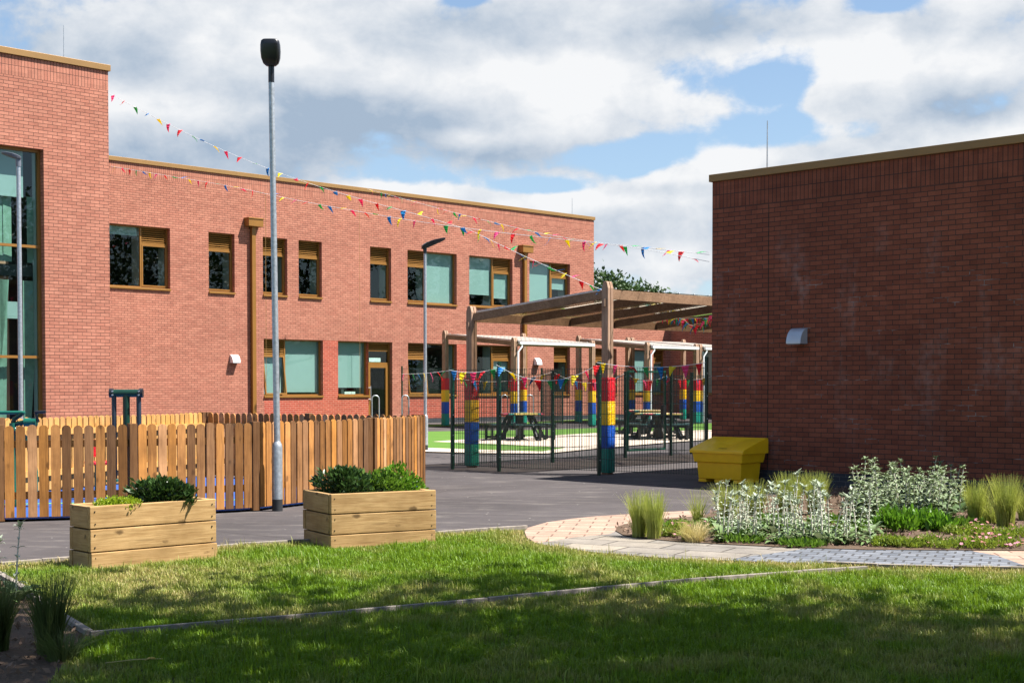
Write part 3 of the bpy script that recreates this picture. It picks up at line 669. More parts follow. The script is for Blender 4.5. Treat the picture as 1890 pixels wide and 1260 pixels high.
fbox(MB(), FB, a_w1-.075, a_w1-.03, .1, zbh-.05, so-.25, so-.11).build('inner_reveal', M['blind'], cw, True)
fbox(MB(), FB, a_w1-.72, a_w1-.5, .1, 8, so-.75, so-.55).build('column', M['brick_red'], cw, True)
# rods
def rod(parent, base, h): MB().tube([base, Vector(base)+Vector((0, 0, h))], [.012, .007], 6).build('lightning_rod', M['galv'], parent, True)
q = onplane(118, 108, FB.P0-FB.n*.2, FB.n); rod(school, Vector((q.x, q.y, HZ-.02)), (108-44)*q.y/FPX)
q = onplane(1056, 390, FM.P0-FM.n*.2, FM.n); rod(school, Vector((q.x, q.y, HZ-.02)), 32*q.y/FPX)

# right hand block
Cn = Vector((3.35, 23.8, 0)); FR = Wall2(Cn, (R2, -R2, 0), (-R2, -R2, 0)); zr = 5.08
block = thing('brick_block', 'single storey red brick block in shade with white bloom on its wall', 'building', Cn)
mb = MB(); wall_sheet(mb, FR, 0, 16, -.3, zr-.12, [])
FR2 = Wall2(Cn, (R2, R2, 0), (-R2, R2, 0)); wall_sheet(mb, FR2, 0, 9.5, -.3, zr-.12, [])
A = FR.p(16, -.3); B = A+Vector((R2, R2, 0))*9.5; D = FR2.p(9.5, -.3); up = Vector((0, 0, zr+.18))
mb.face([A, B, B+up, A+up], [(0, 0), (9.5, 0), (9.5, zr), (0, zr)]); mb.face([B, D, D+up, B+up], [(0, 0), (16, 0), (16, zr), (0, zr)])
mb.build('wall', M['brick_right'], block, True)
mb = MB(); fbox(mb, FR, -.045, 16, zr-.12, zr, -.4, .045); fbox(mb, FR, -.045, .4, zr-.121, zr-.001, -9.5, -.4); mb.build('coping', M['bronze_cap'], block, True, .006)
fbox(MB(), FR, .02, 15.9, zr-.5, zr-.4, -9.4, -.05).build('roof', M['flatroof'], block, True)
q = onplane(1416, 310, FR.P0-FR.n*.2, FR.n); rod(block, Vector((q.x, q.y, zr-.02)), 92*q.y/FPX)
a_j = (onplane(1418, 600, FR.P0, FR.n)-FR.P0).dot(FR.t); fbox(MB(), FR, a_j-.006, a_j+.006, .2, zr-.6, 0, .003).build('movement_joint', M['bindark'], block, True)

# wall lights (quarter round)
def wall_light(F, px, py, label, w=.27, h=.25, d=.17, mm=None):
    q = onplane(px, py, F.P0, F.n); ang = math.atan2(F.t.y, F.t.x)
    L = thing('wall_light', label, 'light', q, ang, 'bulkhead wall lights')
    flip = 1 if abs(Vector((0, -1, 0)).dot(Matrix.Rotation(-ang, 3, 'Z') @ F.n)) > 0 and (Matrix.Rotation(-ang, 3, 'Z') @ F.n).y < 0 else -1
    mb = MB(); n = 12; pr = [(0, 0)]+[(-flip*d*math.cos(math.pi/2*i/n), h*math.sin(math.pi/2*i/n)-0) for i in range(n+1)]
    mb.prism([(-w/2, y, z-h/2) for y, z in pr], (w, 0, 0)); mb.build('hood', mm or M['headgrey'], L, bevel=.004)
    MB().box(0, -flip*(d/2+.004), -h/2-.008, w*.86, d*.8, .014).build('diffuser', M['lens'], L)
    return L
wall_light(FR, 1477, 620, 'grey quarter round wall light on the shaded brick block', .27, .25, .2, plain('pale_grey_lamp_metal', (.5, .54, .6), .35, .3, .06))
wall_light(FM, 431, 662, 'white quarter round wall light left of the first downpipe', .3, .28, .2, M['white_trim'])
wall_light(FM, 990, 667, 'white quarter round wall light seen above the mesh fence', .3, .28, .2, M['white_trim'])

# ------------------------------------------------------------------ street lamps
def lamp(px, py, Y, H, label, hdg, head, lean=0, hs=(1, 1)):
    p = atY(px, py, Y); p.z = gz(p.x, p.y)
    L = thing('street_lamp', label, 'street lamp', p, hdg, 'galvanised lamp columns')
    MB().tube([(0, 0, .13), (0, 0, .78), (0, 0, .82), (0, 0, .86)], [.066, .066, .06, .04], 20).build('base_column', M['galv'], L)
    MB().tube([(0, 0, -.05), (0, 0, .129)], .067, 20).build('base_band', M['galv_dark'], L)
    MB().tube([(0, 0, .85), (lean, 0, H-.22)], [.041, .036], 16).build('pole', M['galv'], L)
    if head == 'box':
        MB().tube([(lean, 0, H-.22), (lean, 0, H)], .038, 14).build('collar', M['black'], L)
        mb = MB()
        # lantern: rounded shield tipped to face the lawn
        prof = [(.06, 0), (.095, .03), (.117, .09), (.124, .17), (.122, .25), (.112, .298), (.09, .315)]
        vs = []; n = 24
        for (r, z) in prof:
            for k in range(n):
                a = 2*math.pi*k/n; c, s_ = math.cos(a), math.sin(a); e = .55
                vs.append((lean+r*math.copysign(abs(c)**e, c), .62*r*math.copysign(abs(s_)**e, s_)-.02-.05*(z/.3), H-.02+z))
        mb.idx(vs, [(i*n+k, i*n+(k+1) % n, (i+1)*n+(k+1) % n, (i+1)*n+k) for i in range(len(prof)-1) for k in range(n)], True)
        mb.idx(vs[:n], [tuple(range(n))[::-1]]); mb.idx(vs[-n:], [tuple(range(n))])
        mb.build('lantern', M['black'], L)
        MB().obox((lean+.01, -.118, H+.215), (.062, 0, 0), (0, -.005, .0), (0, -.012, .045)).build('lens', M['lens'], L)
    else:
        mb = MB(); prof = [(-.075, -.03, .06, .06), (.05, .0, .14, .095), (.2, .07, .20, .115), (.38, .15, .245, .095), (.5, .215, .262, .05)]
        vs = []
        for x, z0, z1, w in [(x*hs[0], z0*hs[1], z1*hs[1]+.02*(1-hs[1]), w) for x, z0, z1, w in prof]: vs += [(x, -w*.8, z0), (x, w*.8, z0), (x, w, z1), (x, -w, z1)]
        vs = [(v[0]+lean, v[1], v[2]+H-.1) for v in vs]
        fs = [(3, 2, 1, 0), (16, 17, 18, 19)]
        for i in range(4):
            for k in range(4): fs.append((i*4+k, i*4+(k+1) % 4, (i+1)*4+(k+1) % 4, (i+1)*4+k))
        mb.idx(vs, fs); mb.build('lantern', M[head], L, bevel=.01)
        MB().tube([(lean, 0, H-.23), (lean, 0, H-.06)], .045, 12).build('collar', M[head], L)
    return L
lamp(512, 940, 17.87, 5.57, 'tall galvanised lamp post with black lantern, nearest to the planters', 0.0, 'box', -.05)
lamp(785, 833, 33.9, 4.92, 'slim lamp post with curved grey head beside the pale path edge', math.radians(20), 'black')
lamp(39, 800, 24.5, 5.55, 'lamp post with flat head in front of the tall bay window', math.radians(205), 'headgrey', .0, (.55, .35))

# ------------------------------------------------------------------ picket fences
def picket(mb, c, d, n, h, w=.103, th=.02, z0=.03):
    pts = [(-w/2, z0), (w/2, z0), (w/2, h-w*.45)]+[(w/2*math.cos(math.pi*i/8), h-w*.45+w*.45*math.sin(math.pi*i/8)) for i in range(1, 8)]+[(-w/2, h-w*.45)]
    mb.prism([c+d*x+Vector((0, 0, z))-n*th/2 for x, z in pts], n*th)
def picket_fence(pts, label, mp, mr, rail_side, posts=True, H=1.1):
    F = thing('picket_fence', label, 'fence', pts[0], 0, 'round topped picket fences')
    for k, (a, b) in enumerate(zip(pts[:-1], pts[1:])):
        d = (b-a).normalized(); n = Vector((d.y, -d.x, 0))*(1 if Vector((d.y, -d.x, 0)).dot(-a) > 0 else -1); L = (b-a).length
        mb = MB(); np_ = max(1, int((L-.1)/.124)); st = (L-.1)/np_
        for i in range(np_):
            jit = random.uniform(-.004, .004)
            picket(mb, a+d*(.05+st*(i+.5)+jit)+n*(.03+random.uniform(-.003, .003)), d, n, H+random.uniform(-.008, .008))
        mb.build('picket_panel', mp, F, True)
        for zz in (.28, .88): MB().beam(a+d*.05+n*(-.005 if rail_side < 0 else .065)+Vector((0, 0, zz)), b-d*.05+n*(-.005 if rail_side < 0 else .065)+Vector((0, 0, zz)), .045, .085).build('rail', mr, F, True)
    if posts:
        for p in pts: MB().box(p.x, p.y, 1.1/2, .095, .095, 1.12, math.atan2((pts[-1]-pts[0]).y, (pts[-1]-pts[0]).x)).build('post', M['picket'], F, True, .004)
    return F
picket_fence([Pm, P0+Vector((-.0, 0, 0)), P1, P2, P3], 'brown picket fence running along the tarmac behind the planters', M['picket'], M['rail'], -1)
picket_fence([P3+Vector((.06, .1, 0)), P4], 'brown picket fence end run turning away behind the leafy planter', M['picket'], M['rail'], -1)
picket_fence([Qm, Q0, Q+Vector((-.06, -.1, 0))], 'sunlit yellow picket fence along the far left of the blue play surface', M['picket_lit'], M['picket_lit'], 1)
picket_fence([Q, Q+(P4-Q)*.5, P4+Vector((-.1, .1, 0))], 'shaded far picket fence with its rails towards the blue play surface', M['picket'], M['rail'], 1)

# ------------------------------------------------------------------ planters
def planter(A, B, depth, H, label):
    A = Vector((A[0], A[1], 0)); B = Vector((B[0], B[1], 0)); d = (B-A); L = d.length; ang = math.atan2(d.y, d.x)
    T = thing('planter', label, 'planter', A, ang, 'sleeper planters on the lawn edge')
    th = .055; nb = 3; hb = .2; z = H-nb*hb
    for i in range(nb):
        z0 = z+i*hb+.002; z1 = z+(i+1)*hb-.006; dx = random.uniform(-.006, .006)
        MB().box(L/2+dx, th/2+random.uniform(-.003, .003), (z0+z1)/2, L, th, z1-z0).build('board', M['sleeperx'], T, bevel=.006)
        MB().box(L/2-dx, depth-th/2, (z0+z1)/2, L, th, z1-z0).build('board', M['sleeperx'], T, bevel=.006)
        for x in (th/2+random.uniform(-.004, .003), L-th/2): MB().box(x, depth/2, (z0+z1)/2-.001, th, depth-2*th-.004, z1-z0-.004).build('board', M['sleepery'], T, bevel=.006)
        sc = MB()
        for x in (.04, L-.045):
            for zz in (z0+.04, z1-.045): sc.tube([(x+random.uniform(-.006, .006), .004, zz), (x, -.0035, zz)], .006, 8)
        sc.build('screw', M['bindark'], T)
    MB().box(L/2, depth/2, H-.06, L-2*th-.004, depth-2*th-.004, .02).build('soil', M['soil'], T)
    return T, ang
pl1, an1 = planter(G0(168, 1049)[:2], tuple(Vector(G0(168, 1049)[:2])+Vector((.915, .86)).normalized()*1.23), .40, .535, 'left sleeper planter holding a dark bush and yellow green sedum')
A2 = Vector(G0(611, 1010)[:2])
pl2, an2 = planter(A2, A2+Vector((.87, .5)).normalized()*1.13, .72, .52, 'right sleeper planter full of leafy green bushes beside the lamp post')

# ------------------------------------------------------------------ leaf clouds
def leaves(P, size, up=.3, aspect=.42, droop=0, out=None):
    """rhombic leaves at points P (n,3): random orientation biased up/outwards"""
    n = len(P); sz = size*(.65+.7*rng.random(n))[:, None]
    d = rng.normal(size=(n, 3)); d[:, 2] = np.abs(d[:, 2])*up*2+d[:, 2]*(1-up)
    if out is not None: d = d*.6+out
    d /= np.linalg.norm(d, axis=1)[:, None]
    r = rng.normal(size=(n, 3)); s = np.cross(d, r); s /= np.linalg.norm(s, axis=1)[:, None]+1e-9
    nn = np.cross(d, s)
    b = P; tip = P+d*sz; m1 = P+d*sz*.5+s*sz*aspect*.5+nn*sz*.06; m2 = P+d*sz*.5-s*sz*aspect*.5+nn*sz*.06
    V = np.stack([b, m1, tip, m2], 1).reshape(-1, 3); F = np.arange(4*n).reshape(-1, 4); return V, F
def blobpts(n, r, bumps=7, shell=.6):
    """points in a lumpy ellipsoid sitting on z=0"""
    cs = rng.normal(size=(bumps, 3)); cs /= np.linalg.norm(cs, axis=1)[:, None]; cs[:, 2] = np.abs(cs[:, 2])*.8; cs *= .55*rng.random((bumps, 1))**.4+.1
    i = rng.integers(0, bumps, n); q = rng.normal(size=(n, 3)); q /= np.linalg.norm(q, axis=1)[:, None]; q *= ((shell+(1-shell)*rng.random(n))*(.36+.2*rng.random(bumps)[i]))[:, None]
    P = (cs[i]+q); P[:, 2] = np.abs(P[:, 2]+.05); o = P/np.maximum(np.linalg.norm(P, axis=1), .1)[:, None]
    return P*np.array(r), o
def bush(label, cat, name, loc, r, n, size, m, group=None, up=.5, twig=True, aspect=.42):
    T = thing(name, label, cat, loc, 0, group)
    P, o = blobpts(n, r); V, F = leaves(P, size, up, aspect, out=o*.8); npmesh('foliage', V, F, m, T)
    if twig:
        mb = MB()
        for k in range(9):
            a = random.random()*6.28; q = Vector((math.cos(a)*r[0]*.6, math.sin(a)*r[1]*.6, r[2]*.8*random.uniform(.6, 1))); mb.tube([(0, 0, -.03), q*.5+Vector((0, 0, .03)), q], [.006, .004, .002], 5)
        mb.build('stem', M['bark'], T)
    return T
def inpl(A, ang, x, y, z): return Vector((A[0]+math.cos(ang)*x-math.sin(ang)*y, A[1]+math.sin(ang)*x+math.cos(ang)*y, z))
a1 = G0(168, 1049)[:2]
bush('dark green bushy shrub in the left planter', 'shrub', 'shrub', inpl(a1, an1, .78, .21, .48), (.36, .13, .29), 2300, .06, M['hebe'], 'shrubs in the planters')
bush('low yellow green sedum mat in the left planter', 'plant', 'sedum', inpl(a1, an1, .33, .2, .475), (.32, .15, .12), 2600, .022, M['sedum'], None, .6, False, .6)
bush('dark leafy shrub on the left of the right planter', 'shrub', 'shrub', inpl(A2, an2, .33, .42, .47), (.42, .26, .30), 2300, .062, M['hebe'], 'shrubs in the planters')
bush('mid green leafy shrub in the middle of the right planter', 'shrub', 'shrub', inpl(A2, an2, .64, .42, .46), (.38, .26, .29), 1800, .058, M['hebe_light'], 'shrubs in the planters')
bush('light green leafy shrub at the right end of the right planter', 'shrub', 'shrub', inpl(A2, an2, .92, .43, .46), (.30, .26, .33), 1500, .05, M['leafy'], 'shrubs in the planters')

# ------------------------------------------------------------------ trees
def tree(label, loc, H, r, trunk_r, crown_z, nclump=46, per=170, leaf=.2, group=None, cz=.55, seedrot=0, off=(0, 0)):
    T = thing('tree', label, 'tree', loc, seedrot, group)
    mb = MB(); mb.tube([(0, 0, -.1), (.05, 0, crown_z*.5), (off[0]*.6, off[1]*.6+.1, crown_z), (off[0]+.1, off[1]+.1, H*.8)], [trunk_r*1.25, trunk_r, trunk_r*.8, trunk_r*.25], 10)
    Ps = []; Os = []
    for k in range(nclump):
        d = rng.normal(size=3); d /= np.linalg.norm(d); d *= (.45+.55*rng.random())
        c = np.array([off[0]+d[0]*r, off[1]+d[1]*r, crown_z+(H-crown_z)*(.5+.5*d[2])])
        cr = r*(.16+.16*rng.random()); q = rng.normal(size=(per, 3)); q *= (cr*.55)
        q[:, 2] *= cz; Ps.append(c+q); Os.append(q/np.maximum(np.linalg.norm(q, axis=1), .1)[:, None])
        if k % 3 == 0: mb.tube([(off[0]*.6, off[1]*.6+.05, crown_z*.95+.2*random.random()*(H-crown_z)), (off[0]*.4+c[0]*.6, off[1]*.4+c[1]*.6, (crown_z+c[2])/2), tuple(c)], [trunk_r*.4, trunk_r*.2, .02], 6)
    mb.build('trunk', M['bark'], T)
    P = np.concatenate(Ps); O = np.concatenate(Os); V, F = leaves(P, leaf, .4, .55, out=O*.5); npmesh('crown', V, F, M['treeleaf'], T)
    return T
p = atY(1135, 640, 76); tree('green tree top showing above the low wing beside the main block', (p.x, p.y, 0), 7.7, 2.7, .22, 3.2, 60, 160, .22)
SH = 'trees shading the lawn from outside the picture'
tree('broad tree standing right of the lawn and shading its near part', (5.2, 4.7, 0), 10.5, 6.2, .28, 5.6, 72, 330, .25, SH)
tree('tree standing behind the viewer and shading the left of the lawn', (.9, -3.0, 0), 10.2, 5.6, .24, 5.8, 66, 330, .25, SH, off=(.7, 3.9))
t0 = tree('tall tree beyond the brick block, seen only in the window glass', (21, 35, 0), 12.5, 4.4, .3, 2.5, 46, 80, .34, 'trees reflected in the windows')
for (x, y, sc, rz) in ((29, 29, 1.0, 1), (30, 44, 1.05, 2), (34, 54, 1.1, 3), (27, 20, .95, 4), (38, 37, 1.15, 5)):
    c = copy_tree(t0); c.location = (x, y, 0); c.rotation_euler.z = rz; c.scale = (sc, sc, sc)

# ------------------------------------------------------------------ canopies
TX = Vector((R2, R2, 0)); TN = Vector((R2, -R2, 0))
def canopy(name_label, corners, tops, zb, zf, group, gutter=True, front_high=False, padw=.22, pw=.15, rafters=5, sheetdz=.06, msheet='roofsheet', oh=.12):
    """corners: back-left, front-left, front-right, back-right ground points"""
    BL, FL, FRr, BR = corners; root = BL.copy()
    T = thing('canopy', name_label, 'canopy', root, 0, group)
    for p, tz, in zip(corners, (tops[0], tops[1], tops[1], tops[0])):
        g0 = gz(p.x, p.y)
        mb = MB()
        ax = Vector((R2, -R2, 0)); ay = Vector((R2, R2, 0))
        for sgn in (-1, 1):     # two planks side by side with chamfered heads
            c = p+ay*sgn*(pw*.27); hw = pw/2; ht = pw*.22
            pts = [(-hw, g0-.05), (hw, g0-.05), (hw, tz-.12), (hw*.55, tz-.01), (hw*.2, tz), (-hw*.2, tz), (-hw*.55, tz-.01), (-hw, tz-.12)]
            mb.prism([Vector((c.x, c.y, 0))+ax*x+Vector((0, 0, z))-ay*ht for x, z in pts], ay*ht*2)
        post = mb.build('post', M['timber'], T, True, .004)
        MB().obox(Vector((p.x, p.y, tz-.38))-ay*(pw*.5+.02), ax*.035, ay*.02, Vector((0, 0, .07))).build('block', M['timber'], post, True)
        hgt = .424; hp = padw/2
        for i, cn in enumerate(('green', 'blue', 'yellow', 'red')):
            z0 = g0+.015+i*hgt+.001; z1 = g0+.015+(i+1)*hgt-.001
            mb = MB(); n = 16; vs = []
            for zz, rr in ((z0, .97), (z0+.02, 1), (z1-.02, 1), (z1, .97)):
                for k in range(n):
                    a = 2*math.pi*k/n+math.pi/n; c_, s_ = math.cos(a), math.sin(a); e = .28
                    u = ax*hp*rr*math.copysign(abs(c_)**e, c_)+ay*hp*rr*math.copysign(abs(s_)**e, s_); vs.append(Vector((p.x, p.y, zz))+u)
            mb.idx(vs, [(i_*n+k, i_*n+(k+1) % n, (i_+1)*n+(k+1) % n, (i_+1)*n+k) for i_ in range(3) for k in range(n)], True)
            mb.idx(vs[:n], [tuple(range(n))[::-1]]); mb.idx(vs[-n:], [tuple(range(n))])
            mb.build('pad', M['pad_'+cn], post, True, label=cn+' padding sleeve')
    def up(p, z): return Vector((p.x, p.y, z))
    e = (FRr-FL).normalized(); dv = (FL-BL).normalized()
    # edge beams along the length
    for a, b, z, nm in ((BL, BR, zb, 'edge_beam'), (FL, FRr, zf, 'edge_beam')):
        MB().beam(up(a, z)+e*(pw/2), up(b, z)-e*(pw/2), .06, .17).build(nm, M['timberx'], T, True, .004)
    L = (FRr-FL).length
    for i in range(rafters+1):
        s_ = L*i/rafters
        off = e*s_ + (e*.0)
        MB().beam(up(BL, zb+.005)+off+dv*.05, up(FL, zf+.005)+off-dv*.05, .055, .15).build('rafter', M['timberx'], T, True, .004)
    # sheet roof with overhang
    mb = MB(); q = [up(BL, zb)+e*pw*.5, up(FL, zf)+e*pw*.5, up(FRr, zf)-e*pw*.5, up(BR, zb)-e*pw*.5]
    sl = (q[1]-q[0]).normalized(); q[0] -= sl*oh; q[3] -= sl*oh; q[1] += sl*oh; q[2] += sl*oh
    nr = (q[1]-q[0]).cross(q[3]-q[0]).normalized(); nr = nr if nr.z > 0 else -nr
    mb.prism([x+nr*(.09) for x in q], nr*.02); mb.build('roof_sheet', M[msheet], T, True)
    bolts = [q[0]+(q[1]-q[0])*((i+.5)/9)+e*.05 for i in range(9)]
    nl = int(L/.45); bolts += [q[1]+(q[2]-q[1])*((i+.5)/nl)-sl*.08 for i in range(nl)]
    b0 = None
    for w in bolts:
        if b0 is None: b0 = MB().tube([nr*.11, nr*.135], .02, 8).build('bolt_cap', M['white_trim'], T); c = b0
        else: c = b0.copy(); C.objects.link(c); c.parent = T
        c.location = w-LOC[T.name]
    MB().beam(q[0]+nr*.1-e*.012, q[1]+nr*.1-e*.012, .022, .05).build('edge_trim', M['galv'], T, True)
    if gutter:
        g0 = q[1]+sl*.05+nr*.03; g1 = q[2]+sl*.05+nr*.03
        MB().beam(g0, g1, .1, .09).build('gutter', M['white_trim'], T, True, .01)
        w = g0+e*.12; b = FL+dv*(padw/2+.06)+e*.02
        MB().tube([w+Vector((0, 0, -.02)), w+Vector((0, 0, -.12)), up(b, w.z-.3), up(b, gz(b.x, b.y)+.05)], .035, 10).build('drainpipe', M['white_trim'], T, True)
    return T
def gp(x, Y): q = atY(x, 713, Y); return Vector((q.x, q.y, 0))
p2 = gp(1121, 25.35); p1 = gp(870.5, 27.5)
canopy('large timber canopy with padded posts inside the green mesh fence', [p1, p2, p2+TX*8.4, p1+TX*8.4], (3.10, 3.42), 2.88, 3.19, 'timber play canopies', gutter=False, rafters=6, msheet='roofclear', oh=.02)
def gpd(x, d): a = (x-945)/FPX; Y = d/(1-a); return Vector((a*Y, Y, 0))
for i, (xb, ln, lab) in enumerate(((822, 4.0, 'small canopy with white gutter left of the picnic tables by the school wall'), (1068, 3.0, 'small canopy with white gutter between two others by the school wall'), (1166, 3.4, 'small canopy half hidden behind the brick block corner'))):
    b = gpd(xb, 53.5); f_ = b+TN*3.5
    canopy(lab, [b, f_, f_+TX*ln, b+TX*ln], (3.56, 3.22), 3.33, 3.02, 'timber play canopies', rafters=4, padw=.23, pw=.17)

# ------------------------------------------------------------------ mesh fences
def mesh_panel(mb, a, b, z0, z1, step=.05):
    d = (b-a); L = d.length; d = d.normalized(); n = int(L/step); wv = .0029; nrm = Vector((d.y, -d.x, 0))
    for i in range(1, n):
        c = a+d*(L*i/n); mb.obox((c.x, c.y, (z0+z1)/2), d*wv, nrm*wv, (0, 0, (z1-z0)/2))
    k = int((z1-z0)/.2)
    for j in range(k+1):
        z = z0+(z1-z0-.04)*j/k+.02; mb.obox(((a.x+b.x)/2, (a.y+b.y)/2, z), d*L/2, nrm*.004, (0, 0, .004))
def mesh_fence(pts, label, H=1.93, ph=None, skip=(), nopost=()):
    T = thing('mesh_fence', label, 'fence', Vector((pts[0].x, pts[0].y, 0)), 0, 'green mesh fences')
    g = [Vector((p.x, p.y, gz(p.x, p.y))) for p in pts]
    for i, p in enumerate(g):
        if i in nopost: continue
        d = (g[min(i+1, len(g)-1)]-g[max(i-1, 0)]).normalized(); h = (ph or [H]*len(g))[i]
        po = MB().obox((p.x, p.y, p.z+h/2-.03), d*.025, Vector((d.y, -d.x, 0))*.032, (0, 0, h/2+.03)).build('post', M['green'], T, True, .006)
        cl = MB(); nn = Vector((-p.x, -p.y, 0)).normalized()
        for k in range(5): cl.tube([p+nn*.03+d*.02+Vector((0, 0, .25+k*.38)), p+nn*.055+d*.02+Vector((0, 0, .25+k*.38))], .009, 6)
        cl.build('clip', M['galv'], po, True)
    for i, (a, b) in enumerate(zip(g[:-1], g[1:])):
        if i in skip: continue
        mb = MB(); mesh_panel(mb, Vector((a.x, a.y, 0)), Vector((b.x, b.y, 0)), min(a.z, b.z)+.05, min(a.z, b.z)+H-.07); mb.build('mesh_panel', M['wire'], T, True)
    return T
FA, FBb, FDd, FH = gp(835, 26.9), gp(921, 26.2), gp(1106, 25.05), Vector((3.27, 23.86, 0))
FC, FE, FF, FG = gp(1020, 29.3), gp(1154, 31.2), gp(1231, 32.2), gp(1277, 33.0)
mesh_fence([FA, FBb, FDd, FH], 'green mesh fence at the front of the canopy, ending at the brick block', 1.95, [1.88, 2.0, 2.0, 2.05])
mesh_fence([FA+Vector((.09, .09, 0)), FC, FE], 'green mesh fence side run passing behind the large canopy post', 1.88, nopost=(0,))
mesh_fence([FF+Vector((.1, .05, 0)), FG, FG+TX*3], 'green mesh fence run to the right of the gate', 1.88)
# gate
gt = thing('mesh_gate', 'green framed mesh gate standing between two fence posts before the tables', 'gate', FE+Vector((.07, .07, 0)))
a, b = FE+TX*.09, FF-TX*.07
mb = MB(); za, zb_ = .14, 1.88
for q in (a, b): mb.beam(Vector((q.x, q.y, za)), Vector((q.x, q.y, zb_)), .045, .045, up=(0, 1, 0))
for z in (za, zb_): mb.beam(Vector((a.x, a.y, z)), Vector((b.x, b.y, z)), .045, .045)
mb.build('gate_frame', M['gymgreen'], gt, True, .004)
mb = MB(); mesh_panel(mb, a, b, za+.02, zb_-.02); mb.build('mesh_panel', M['wire'], gt, True)
MB().obox(Vector((b.x, b.y, 1.02))-TX*.05, TX*.06, TN*.04, (0, 0, .11)).build('latch', M['black'], gt, True, .004)
far = [gpd(742, 56.8), gpd(825, 55.9)]
mesh_fence(far, 'far green mesh fence by the school door', 2.15)
mesh_fence([gpd(1000, 56.8), gpd(1038, 52.5)], 'far green mesh fence screening the narrow ground floor window', 2.15)

# hoops by the school wall
hp = None
for i, (x, Yd, lab) in enumerate(((693, 55.5, 'steel cycle hoop in front of the school door'), (748, 55.5, 'steel cycle hoop beside the far green fence post'), (931, 54.5, 'steel cycle hoop seen left above the first picnic table'), (978, 54.5, 'steel cycle hoop seen right above the first picnic table'))):
    q = gpd(x, Yd); q.z = gz(q.x, q.y)
    if hp is None:
        hp = MB().tube([(-.13, 0, -.05), (-.13, 0, .95)]+[(-.13*math.cos(math.pi*k/8), 0, .95+.13*math.sin(math.pi*k/8)) for k in range(1, 8)]+[(.13, 0, .95), (.13, 0, -.05)], .024, 10).build('cycle_hoop', M['galv']); o = hp
    else: o = hp.copy(); C.objects.link(o)
    o.location = q; o.rotation_euler.z = .3; tag(o, lab, 'cycle stand', 'steel cycle hoops')

# ------------------------------------------------------------------ picnic tables
def table(loc, rot, label):
    T = thing('picnic_table', label, 'picnic table', loc, rot, 'multicoloured picnic tables')
    mb = MB(); R = .62
    n = 9
    for i in range(n):
        y = -R+2*R*(i+.5)/n; hx = min(R, R*1.42-abs(y)); mb.box(0, y, .74, 2*hx, 2*R/n-.006, .04)
    mb.build('tabletop', M['planks'], T, bevel=.004)
    MB().box(0, 0, .705, 1.0, 1.0, .028).build('apron', M['blackwood'], T)
    for k in range(4):
        a = k*math.pi/2; c, s_ = math.cos(a), math.sin(a)
        def tr(x, y, z): return Vector((c*x-s_*y, s_*x+c*y, z))
        mb = MB()
        for j in range(3): mb.obox(tr(0, .74+j*.085, .45), tr(.42, 0, 0), tr(0, .038, 0), (0, 0, .02))
        seat = mb.build('seat', M['teal'], T, bevel=.004)
        mb = MB()
        for sx_ in (-.3, .3):
            mb.beam(tr(sx_*.6, .3, .7), tr(sx_, .66, .0), .05, .09); mb.beam(tr(sx_, .3, .39), tr(sx_, .98, .39), .05, .08); mb.beam(tr(sx_, .9, .0), tr(sx_, .9, .39), .06, .06, up=(0, 1, 0))
            mb.beam(tr(sx_, .5, .09), tr(sx_, .92, .09), .045, .06)
        mb.build('leg_frame', M['blackwood'], T)
    MB().box(0, 0, .34, .16, .16, .68).build('pedestal', M['blackwood'], T)
    return T
def tp(x, y): return G(x, y)
table(tp(960, 814) + Vector((0, .9, 0)), .3, 'multicoloured picnic table seen between the fence posts left of the padded front post')
table(tp(1222, 813) + Vector((0, .9, 0)), .55, 'nearer multicoloured picnic table behind the mesh gate')
q = tp(1196, 803) + Vector((0, 1.2, 0)); table(q, .2, 'farther multicoloured picnic table behind the mesh gate')

# ------------------------------------------------------------------ grit bin
FRt, FRn = Vector((R2, -R2, 0)), Vector((-R2, -R2, 0))
nearc = G0(1367, 893); 
gb = thing('grit_bin', 'yellow plastic grit bin with sloping lid against the brick block', 'grit bin', nearc, math.atan2(-R2, R2))
# local x runs along the wall towards the viewer's right, local y away from the viewer towards the wall
W0, D0, W1_, D1 = .84, .5, 1.02, .66
def frustum(mb, w0, d0, w1, d1, z0, z1, cx=-.42, cy=.25):
    vs = [(cx-w0/2, cy-d0/2, z0), (cx+w0/2, cy-d0/2, z0), (cx+w0/2, cy+d0/2, z0), (cx-w0/2, cy+d0/2, z0), (cx-w1/2, cy-d1/2, z1), (cx+w1/2, cy-d1/2, z1), (cx+w1/2, cy+d1/2, z1), (cx-w1/2, cy+d1/2, z1)]
    mb.idx(vs, [(3, 2, 1, 0), (4, 5, 6, 7), (0, 1, 5, 4), (1, 2, 6, 5), (2, 3, 7, 6), (3, 0, 4, 7)]); return mb
mb = MB(); frustum(mb, .84, .50, .88, .54, .055, .33)
for x in (-.77, -.42, -.07): mb.box(x, .25, .0275, .16 if x != -.42 else .22, .48, .055)
mb.build('base', M['binyellow'], gb, bevel=.012)
mb = MB(); frustum(mb, .95, .60, 1.00, .65, .325, .49); mb.build('body', M['binyellow'], gb, bevel=.015)
